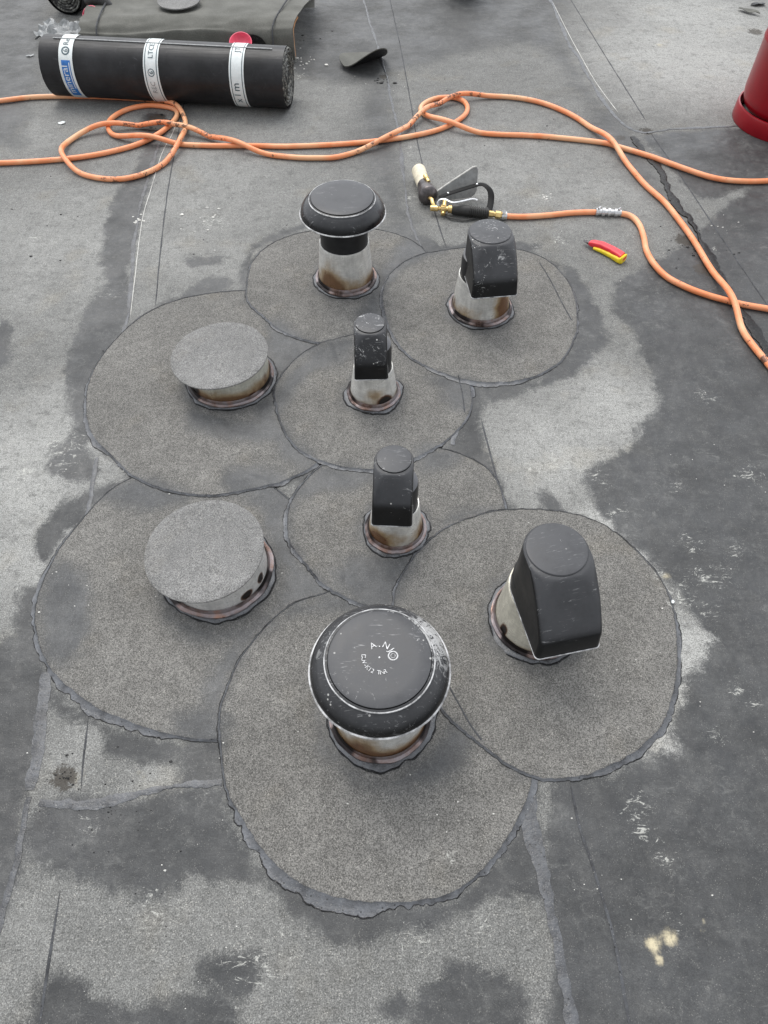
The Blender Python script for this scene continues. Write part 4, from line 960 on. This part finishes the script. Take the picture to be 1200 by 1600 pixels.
# angles: 90 is the top of the roll, 180 faces away, 270 bottom; the camera side is -y, that is 180..360 -> use 270..90 through 0 mirrored
band(.085 * RL, .052, [('box', .18, .82, 146, 222), ('line', .70, .76, 150, 200), ('text', 'mineral', .034, .58, 184, 'white'), ('ring', 128, .0105, .0150), ('text', '6', .024, .66, 128, 'ink'), ('text', 'Re', .028, .66, 108, 'ink'), ('line', .05, .10, 140, 230)], .0, False)
band(.435 * RL, .056, [('text', 'LTCE', .026, .64, 118, 'ink'), ('ring', 160, .0100, .0125), ('text', '6', .022, .64, 160, 'ink'), ('text', 'REC', .024, .64, 188, 'film')])
band(.785 * RL, .054, [('text', 'JT', .028, .66, 106, 'ink'), ('text', 'm', .038, .64, 178, 'ink'), ('text', 'l', .034, .64, 194, 'ink'), ('text', 'x', .036, .64, 208, 'ink')])

# ------------------------------------------------------------------ half-opened felt roll behind it
sh = empty('opened_felt_roll', at(286, 104)); setp(sh, 'greenish grey half-opened felt roll with round pieces cut out, behind the banded black roll', 'felt roll', 'rolls of roofing felt')
fl, fr = at(140, 107), at(462, 101); org = sh.location
bx_ = (fr - fl); BL = bx_.length; bu = bx_.normalized(); bv = Vector((-bu.y, bu.x, 0))
prof = [(.02, .010), (.0, .018), (-.012, .045), (-.016, .075), (-.010, .108), (.004, .130), (.030, .144), (.08, .150), (.16, .152), (.26, .148), (.38, .14), (.50, .125), (.60, .10), (.63, .07), (.60, .03), (.54, .012)]
prof = catmull(np.array(prof), 5, False); m = len(prof); nx = 50
V, F = [], []
for side in (0, 1):
    for j in range(nx + 1):
        u = BL * j / nx
        for i, (y, z) in enumerate(prof):
            t_ = .007 * side
            cy, cz = .28, .07; dx_ = np.array([cy - y, cz - z]); dx_ = dx_ / (np.linalg.norm(dx_) + 1e-6) * t_
            wv = .013 * n1(u * 3.4, i * .13, 3) + .004 * n1(u * 13, i * .3, 8) + (.010 * (1 - u / BL) * n1(i * .2, 5))
            uu = u + (.07 * min(1, max(0, y) / .25) * (j / nx) if True else 0)
            if j == 0: uu += .012 * n1(i * .3, 8)
            q_ = fl + bu * uu + bv * (y + dx_[0]) ; V.append((q_.x - org.x, q_.y - org.y, z + dx_[1] + wv * (z > .03)))
S0 = (nx + 1) * m
for j in range(nx):
    for i in range(m - 1):
        a = j * m + i; F.append((a, a + 1, a + m + 1, a + m)); F.append((S0 + a, S0 + a + m, S0 + a + m + 1, S0 + a + 1))
rim = []
for i in range(m - 1):
    F.append((i, S0 + i, S0 + i + 1, i + 1)); a = nx * m + i; F.append((a, a + 1, S0 + a + 1, S0 + a))
for i in (0, m - 1):
    for j in range(nx): a = j * m + i; F.append((a, a + m, S0 + a + m, S0 + a))
mesh('sheet', V, F, M['sheet'], sh)
# selvage lines on the sheet, dark patches painted for the shade in its cut holes, orange film inside its open end
def on_sheet(u, s, lift=.003):
    k = int(s * (m - 1)); k = min(k, m - 2); f = s * (m - 1) - k; y = prof[k][0] * (1 - f) + prof[k + 1][0] * f; z = prof[k][1] * (1 - f) + prof[k + 1][1] * f
    d_ = np.array([y - .28, z - .07]); d_ = d_ / (np.linalg.norm(d_) + 1e-6) * lift
    uu = u * BL + .07 * min(1, max(0, y) / .25) * u
    q_ = fl + bu * uu + bv * (y + d_[0]); return Vector((q_.x - org.x, q_.y - org.y, z + d_[1]))
for u_ in (.085, .905):
    P_ = [on_sheet(u_, s_ / 60, .0045 + .004) for s_ in range(1, 40)]; V, F = tube(P_, .003, 6); mesh('selvage_line', V, F, M['groove'], sh)
for uc, sc_, ru, rs in ((.375, .17, .055, .075), (.80, .19, .062, .10)):
    V = [tuple(on_sheet(uc, sc_, .006))]; nn = 32
    for i in range(nn): a = 2 * math.pi * i / nn; V.append(tuple(on_sheet(uc + ru / BL * math.cos(a), max(.005, sc_ + rs * math.sin(a)), .0105)))
    F = [(0, 1 + i, 1 + (i + 1) % nn) for i in range(nn)]; mesh('hole_shade', V, F, M['tar'], sh)
P_ = [on_sheet(1.0, s_ / 60, -.014) + Vector((-.002, 0, 0)) for s_ in range(5, 28)]
V = []; 
for p_ in P_: V += [tuple(p_ + Vector((.004, 0, 0))), tuple(p_ + Vector((.004, .018, -.012)))]
F = [(2 * i, 2 * i + 1, 2 * i + 3, 2 * i + 2) for i in range(len(P_) - 1)]
mesh('orange_film', V, F, M['sand'], sh)
# offcut disc lying on that roll
zt_ = .158; c0 = at(280, 4, zt_)
def offcut(name, c, r, bend, label, cat, group, mat, thick=.004, rot=(0, 0, 0), seed=1):
    V, F = [], []; n_ = 72; rg = 16
    for side in (0, 1):
        V.append((0, 0, thick * side + bend(0, 0)))
        for j in range(1, rg + 1):
            for i in range(n_):
                a = 2 * math.pi * i / n_; q_ = r * j / rg * (1 + .01 * n1(math.cos(a) * 2, math.sin(a) * 2, seed)); x, y = q_ * math.cos(a), q_ * math.sin(a)
                V.append((x, y, thick * side + bend(x, y)))
    S = 1 + rg * n_
    for side in (0, 1):
        b0 = side * S
        for i in range(n_):
            k = (i + 1) % n_; t3 = (b0, b0 + 1 + i, b0 + 1 + k); F.append(t3 if side else t3[::-1])
            for j in range(rg - 1):
                p0 = b0 + 1 + j * n_; q4 = (p0 + i, p0 + n_ + i, p0 + n_ + k, p0 + k); F.append(q4 if side else q4[::-1])
    for i in range(n_): k = (i + 1) % n_; e0 = 1 + (rg - 1) * n_; F.append((e0 + i, e0 + k, S + e0 + k, S + e0 + i))
    at_ = {'damp': np.full(len(V), .25), 'scuff': np.zeros(len(V)), 'ochre': np.zeros(len(V)), 'burn': np.zeros(len(V))}
    o = mesh(name, V, F, [mat, M['tar']], loc=c, attrs=at_, angle=50); o.rotation_euler = rot
    for pf in o.data.polygons:
        if pf.normal.z < -.05: pf.material_index = 1
    setp(o, label, cat, group); return o
offcut('felt_offcut', c0, .085, lambda x, y: .003 + .3 * x * x, 'round felt offcut lying on top of the half-opened roll', 'felt offcut', 'felt offcuts', M['disc_felt'], seed=2)
# curled offcut by the middle seam
c1 = at(568, 100); wv_ = 0.072
def curl(x, y):
    q_ = max(0, .62 * x - .78 * y + .005) / .09
    l_ = max(0, -x - .02) / .09
    return .002 + .066 * q_ ** 1.4 + .030 * l_ ** 2 * (y > -9)
offcut('felt_offcut', (c1.x, c1.y, 0), .098, curl, 'curled felt offcut lifting off the roof beside the middle seam', 'felt offcut', 'felt offcuts', M['sheet'], rot=(0, 0, R(0)), seed=4)

# second roll at the top left, its end facing the camera
r2c = at(108, 24); r2 = empty('felt_roll', (r2c.x, r2c.y, 0), R(90 - 12)); setp(r2, 'black roll end at the top left corner, mostly out of the picture', 'felt roll', 'rolls of roofing felt')
roll_body(r2, .088, .9, 6.0, M['wrap'], 6)
# its loose outer sheet: a curved flap beside it
V, F = [], []; n_ = 24
f0 = at(140, 30)
for i in range(n_ + 1):
    a = i / n_
    for k in range(9):
        b = k / 8; V.append((f0.x + .17 * a - r2c.x, f0.y - .02 + .35 * b - r2c.y, .004 + .055 * a * a + .003 * n1(a * 4, b * 3)))
nV = len(V); V += [(x, y, z - .004) for x, y, z in V]
for i in range(n_):
    for k in range(8): a = i * 9 + k; F.append((a, a + 9, a + 10, a + 1)); F.append((nV + a, nV + a + 1, nV + a + 10, nV + a + 9))
for i in range(n_): a = i * 9; F.append((a, nV + a, nV + a + 9, a + 9))
for k in range(8): a = n_ * 9 + k; F.append((a, nV + a, nV + a + 1, a + 1))
fp = mesh('loose_flap', V, F, M['sheet']); fp.location = (r2c.x, r2c.y, 0); fp.name = 'loose_flap'
fp.parent = r2; fp.matrix_parent_inverse = Matrix.Translation(r2.location).inverted() @ Matrix.Identity(4)
fp.matrix_parent_inverse = (Matrix.Translation(r2.location) @ Matrix.Rotation(R(78), 4, 'Z')).inverted()
# small things between the rolls
def cup(px, py, z, r, tilt, label, name='plastic_cup'):
    p = at(px, py, z); V, F = lathe([(r, 0), (r * 1.04, .003), (r * .98, .004), (r * .92, .001), (r * .80, -.010), (r * .5, -.017), (.001, -.018)], 40)
    V2, F2 = lathe([(r * .95, -.002), (r * .84, -.014), (r * .55, -.022), (.001, -.023)], 40)
    n0 = len(V); V += V2; F += [[i + n0 for i in f] for f in F2]
    o = mesh(name, V, F, M['pink'], loc=p); o.rotation_euler = tilt; setp(o, label, 'plastic cup', 'pink plastic cups among the rolls'); return o
cup(376, 67, .104, .043, (R(30), 0, 0), 'pink plastic cup in the cut hole above the right end of the banded roll')
cup(143, 25, .125, .036, (R(48), 0, R(-10)), 'pinkish red plastic cup at the left end of the half-opened roll')
p = at(152, 14, .13); cu = [tuple(p + Vector((.055 * math.cos(a), .0, .055 * math.sin(a) - .02))) for a in np.linspace(-.3, 2.2, 14)]
V, F = tube(cu, .022, 14); o = mesh('rubber_sleeve', V, F, M['rubber']); setp(o, 'short black bent rubber sleeve behind the pinkish red cup at top left', 'sleeve')
V, F = [], []
p = at(163, 12, .12)
for i in range(13):
    a = i / 12; V += [(p.x + .045 * a, p.y + .03 + .05 * a * a, p.z - .015 + .11 * a), (p.x + .045 * a + .032, p.y + .03 + .05 * a * a, p.z - .02 + .11 * a)]
F = [(2 * i, 2 * i + 1, 2 * i + 3, 2 * i + 2) for i in range(12)]
nV = len(V); V += [(x, y + .0015, z) for x, y, z in V]; F += [tuple(nV + k for k in f[::-1]) for f in list(F)]
o = mesh('paper_strip', V, F, M['white']); setp(o, 'curved white paper strip standing at top left beside the half-opened roll', 'paper strip')
# crumpled grey film behind the left end of the banded roll
p = at(100, 62, .0); V, F = [], []; g = 16
for i in range(g + 1):
    for j in range(g + 1):
        u, v = i / g - .5, j / g - .5
        V.append((u * .19 * (1 + .3 * n1(v * 6, 2)), v * .14 * (1 + .3 * n1(u * 6, 5)), .035 + .035 * n1(u * 5, v * 5, 1) + .012 * n1(u * 13, v * 13, 2)))
F = [(i * (g + 1) + j, (i + 1) * (g + 1) + j, (i + 1) * (g + 1) + j + 1, i * (g + 1) + j + 1) for i in range(g) for j in range(g)]
nV = len(V); V += [(x, y, z - .0015) for x, y, z in V]; F += [tuple(nV + k for k in f[::-1]) for f in list(F)]
o = mesh('plastic_film', V, F, M['film'], loc=p, angle=20); setp(o, 'crumpled grey plastic film behind the left end of the banded roll', 'plastic film')

def scrap(px, py, r, seed, mat, name, label, cat, lift=.004, group=None, thick=.0018, rz=0, asp=1.0, curlk=0):
    p = at(px, py); n_ = 18; c = []
    for i in range(n_):
        a = 2 * math.pi * i / n_; q_ = r * (1 + .35 * n1(math.cos(a) * 1.5 + seed, math.sin(a) * 1.5, seed)); x, y = q_ * math.cos(a), q_ * math.sin(a) * asp
        c.append((x * math.cos(rz) - y * math.sin(rz), x * math.sin(rz) + y * math.cos(rz)))
    z = lambda x, y: lift + curlk * (x * x) / max(r, 1e-4) + .25 * r * n1(x / r * 1.2, y / r * 1.2, seed)
    V = [(0, 0, z(0, 0))] + [(x * .55, y * .55, z(x * .55, y * .55)) for x, y in c] + [(x, y, z(x, y)) for x, y in c]
    k0 = len(V); V += [(x, y, max(0.0003, q_ - thick)) for x, y, q_ in V]
    F = []
    for i in range(n_):
        k = (i + 1) % n_; F += [(0, 1 + i, 1 + k), (1 + i, 1 + n_ + i, 1 + n_ + k, 1 + k), (k0, k0 + 1 + k, k0 + 1 + i), (k0 + 1 + i, k0 + 1 + k, k0 + 1 + n_ + k, k0 + 1 + n_ + i), (1 + n_ + i, k0 + 1 + n_ + i, k0 + 1 + n_ + k, 1 + n_ + k)]
    zm = float(under(None, np.float64(p.x), np.float64(p.y)))
    o = mesh(name, V, F, mat, loc=(p.x, p.y, zm), angle=30); setp(o, label, cat, group); return o
scrap(47, 88, .016, 2, M['film'], 'film_scrap', 'small grey film scrap left of the banded roll', 'scrap', rz=.4, asp=.45)
scrap(97, 193, .014, 3, M['white'], 'paper_scrap', 'small white paper scrap between the hose and the banded roll', 'scrap', rz=.3, asp=.6)
scrap(1168, 20, .05, 5, M['sheet'], 'felt_scrap', 'torn grey felt scrap on the pale felt at top right, beside the gas cylinder', 'scrap', rz=-.75, asp=.28, lift=.010)
scrap(1185, 8, .035, 6, M['tar'], 'felt_scrap', 'small black felt scrap at top right corner above the torn grey one', 'scrap', rz=.3, asp=.5, lift=.008)
scrap(1050, 942, .0042, 7, M['white'], 'stone_chip', 'white chip at the edge of the right felt patch', 'chip', lift=.003, asp=.7, rz=1.2)
for i, (x, y, s_) in enumerate([(382,128,.006),(500,98,.005)]): pass
# loose white crumbs and black specks
def crumbs(name, label, spots, mat, kind_n, cat):
    V, F = [], []
    for (x, y, rad, num, smin, smax) in spots:
        c = at(x, y)
        for _ in range(num):
            a = random.uniform(0, 6.283); q_ = rad * abs(random.gauss(0, .5)); px_, py_ = c.x + q_ * math.cos(a), c.y + q_ * math.sin(a)
            s_ = random.uniform(smin, smax) * (1.0 if random.random() < .8 else 1.5)
            zb = float(under(None, np.float64(px_), np.float64(py_)))
            b = len(V); nn = 6; ph = random.uniform(0, 6)
            for zz, k in ((-.0005, 1.0), (s_ * .35, .9), (s_ * .55, .4)):
                for i in range(nn):
                    w_ = 1 + .35 * random.uniform(-1, 1); V.append((px_ + s_ * k * w_ * math.cos(ph + i * 6.283 / nn), py_ + s_ * k * w_ * .7 * math.sin(ph + i * 6.283 / nn), zb + max(zz, -.0005)))
            for l_ in (0, 1):
                for i in range(nn): k = (i + 1) % nn; F.append((b + l_ * nn + i, b + l_ * nn + k, b + (l_ + 1) * nn + k, b + (l_ + 1) * nn + i))
            F.append([b + 2 * nn + i for i in range(nn)])
    o = mesh(name, V, F, mat); setp(o, label, cat, kind='stuff'); return o
crumbs('white_crumbs', 'loose white crumbs and flakes scattered on the roof', [(470,97,.10,22,.002,.006),(455,105,.08,10,.002,.005),(330,340,.16,14,.002,.005),(850,308,.10,12,.001,.004),(600,130,.12,6,.001,.003),(1000,960,.5,10,.0006,.0015),(330,1500,.5,28,.0007,.0018),(700,1300,.5,22,.0007,.0018),(950,1400,.5,12,.0005,.0014),(1110,700,.5,10,.0008,.0018),(80,900,.4,16,.0008,.002),(215,345,.03,14,.001,.004),(960,380,.4,12,.001,.0025),(1130,355,.2,8,.001,.004),(300,900,.5,16,.0006,.0014)], M['chalk'], 0, 'crumbs')
crumbs('black_specks', 'small black specks of bitumen scattered on the roof', [(100,1215,.05,26,.0006,.0022),(600,125,.06,14,.002,.006),(1080,390,.12,22,.001,.004),(250,190,.09,24,.002,.006),(170,1275,.10,34,.0006,.0024),(800,180,.5,14,.001,.003),(480,60,.2,6,.002,.005),(300,400,.7,14,.001,.003),(250,1400,.5,16,.0006,.0016),(60,350,.4,8,.001,.004)], M['tar'], 0, 'specks')
# dark bucket just beyond the top edge
bk = at(722, -12); V, F = lathe([(.001, .002), (.07, .001), (.078, .004), (.095, .20), (.099, .205), (.096, .21), (.091, .205), (.074, .01), (.001, .008)], 48)
o = mesh('bucket', V, F, M['rubber'], loc=bk); setp(o, 'black bucket at the middle of the top edge, only its foot in the picture', 'bucket')
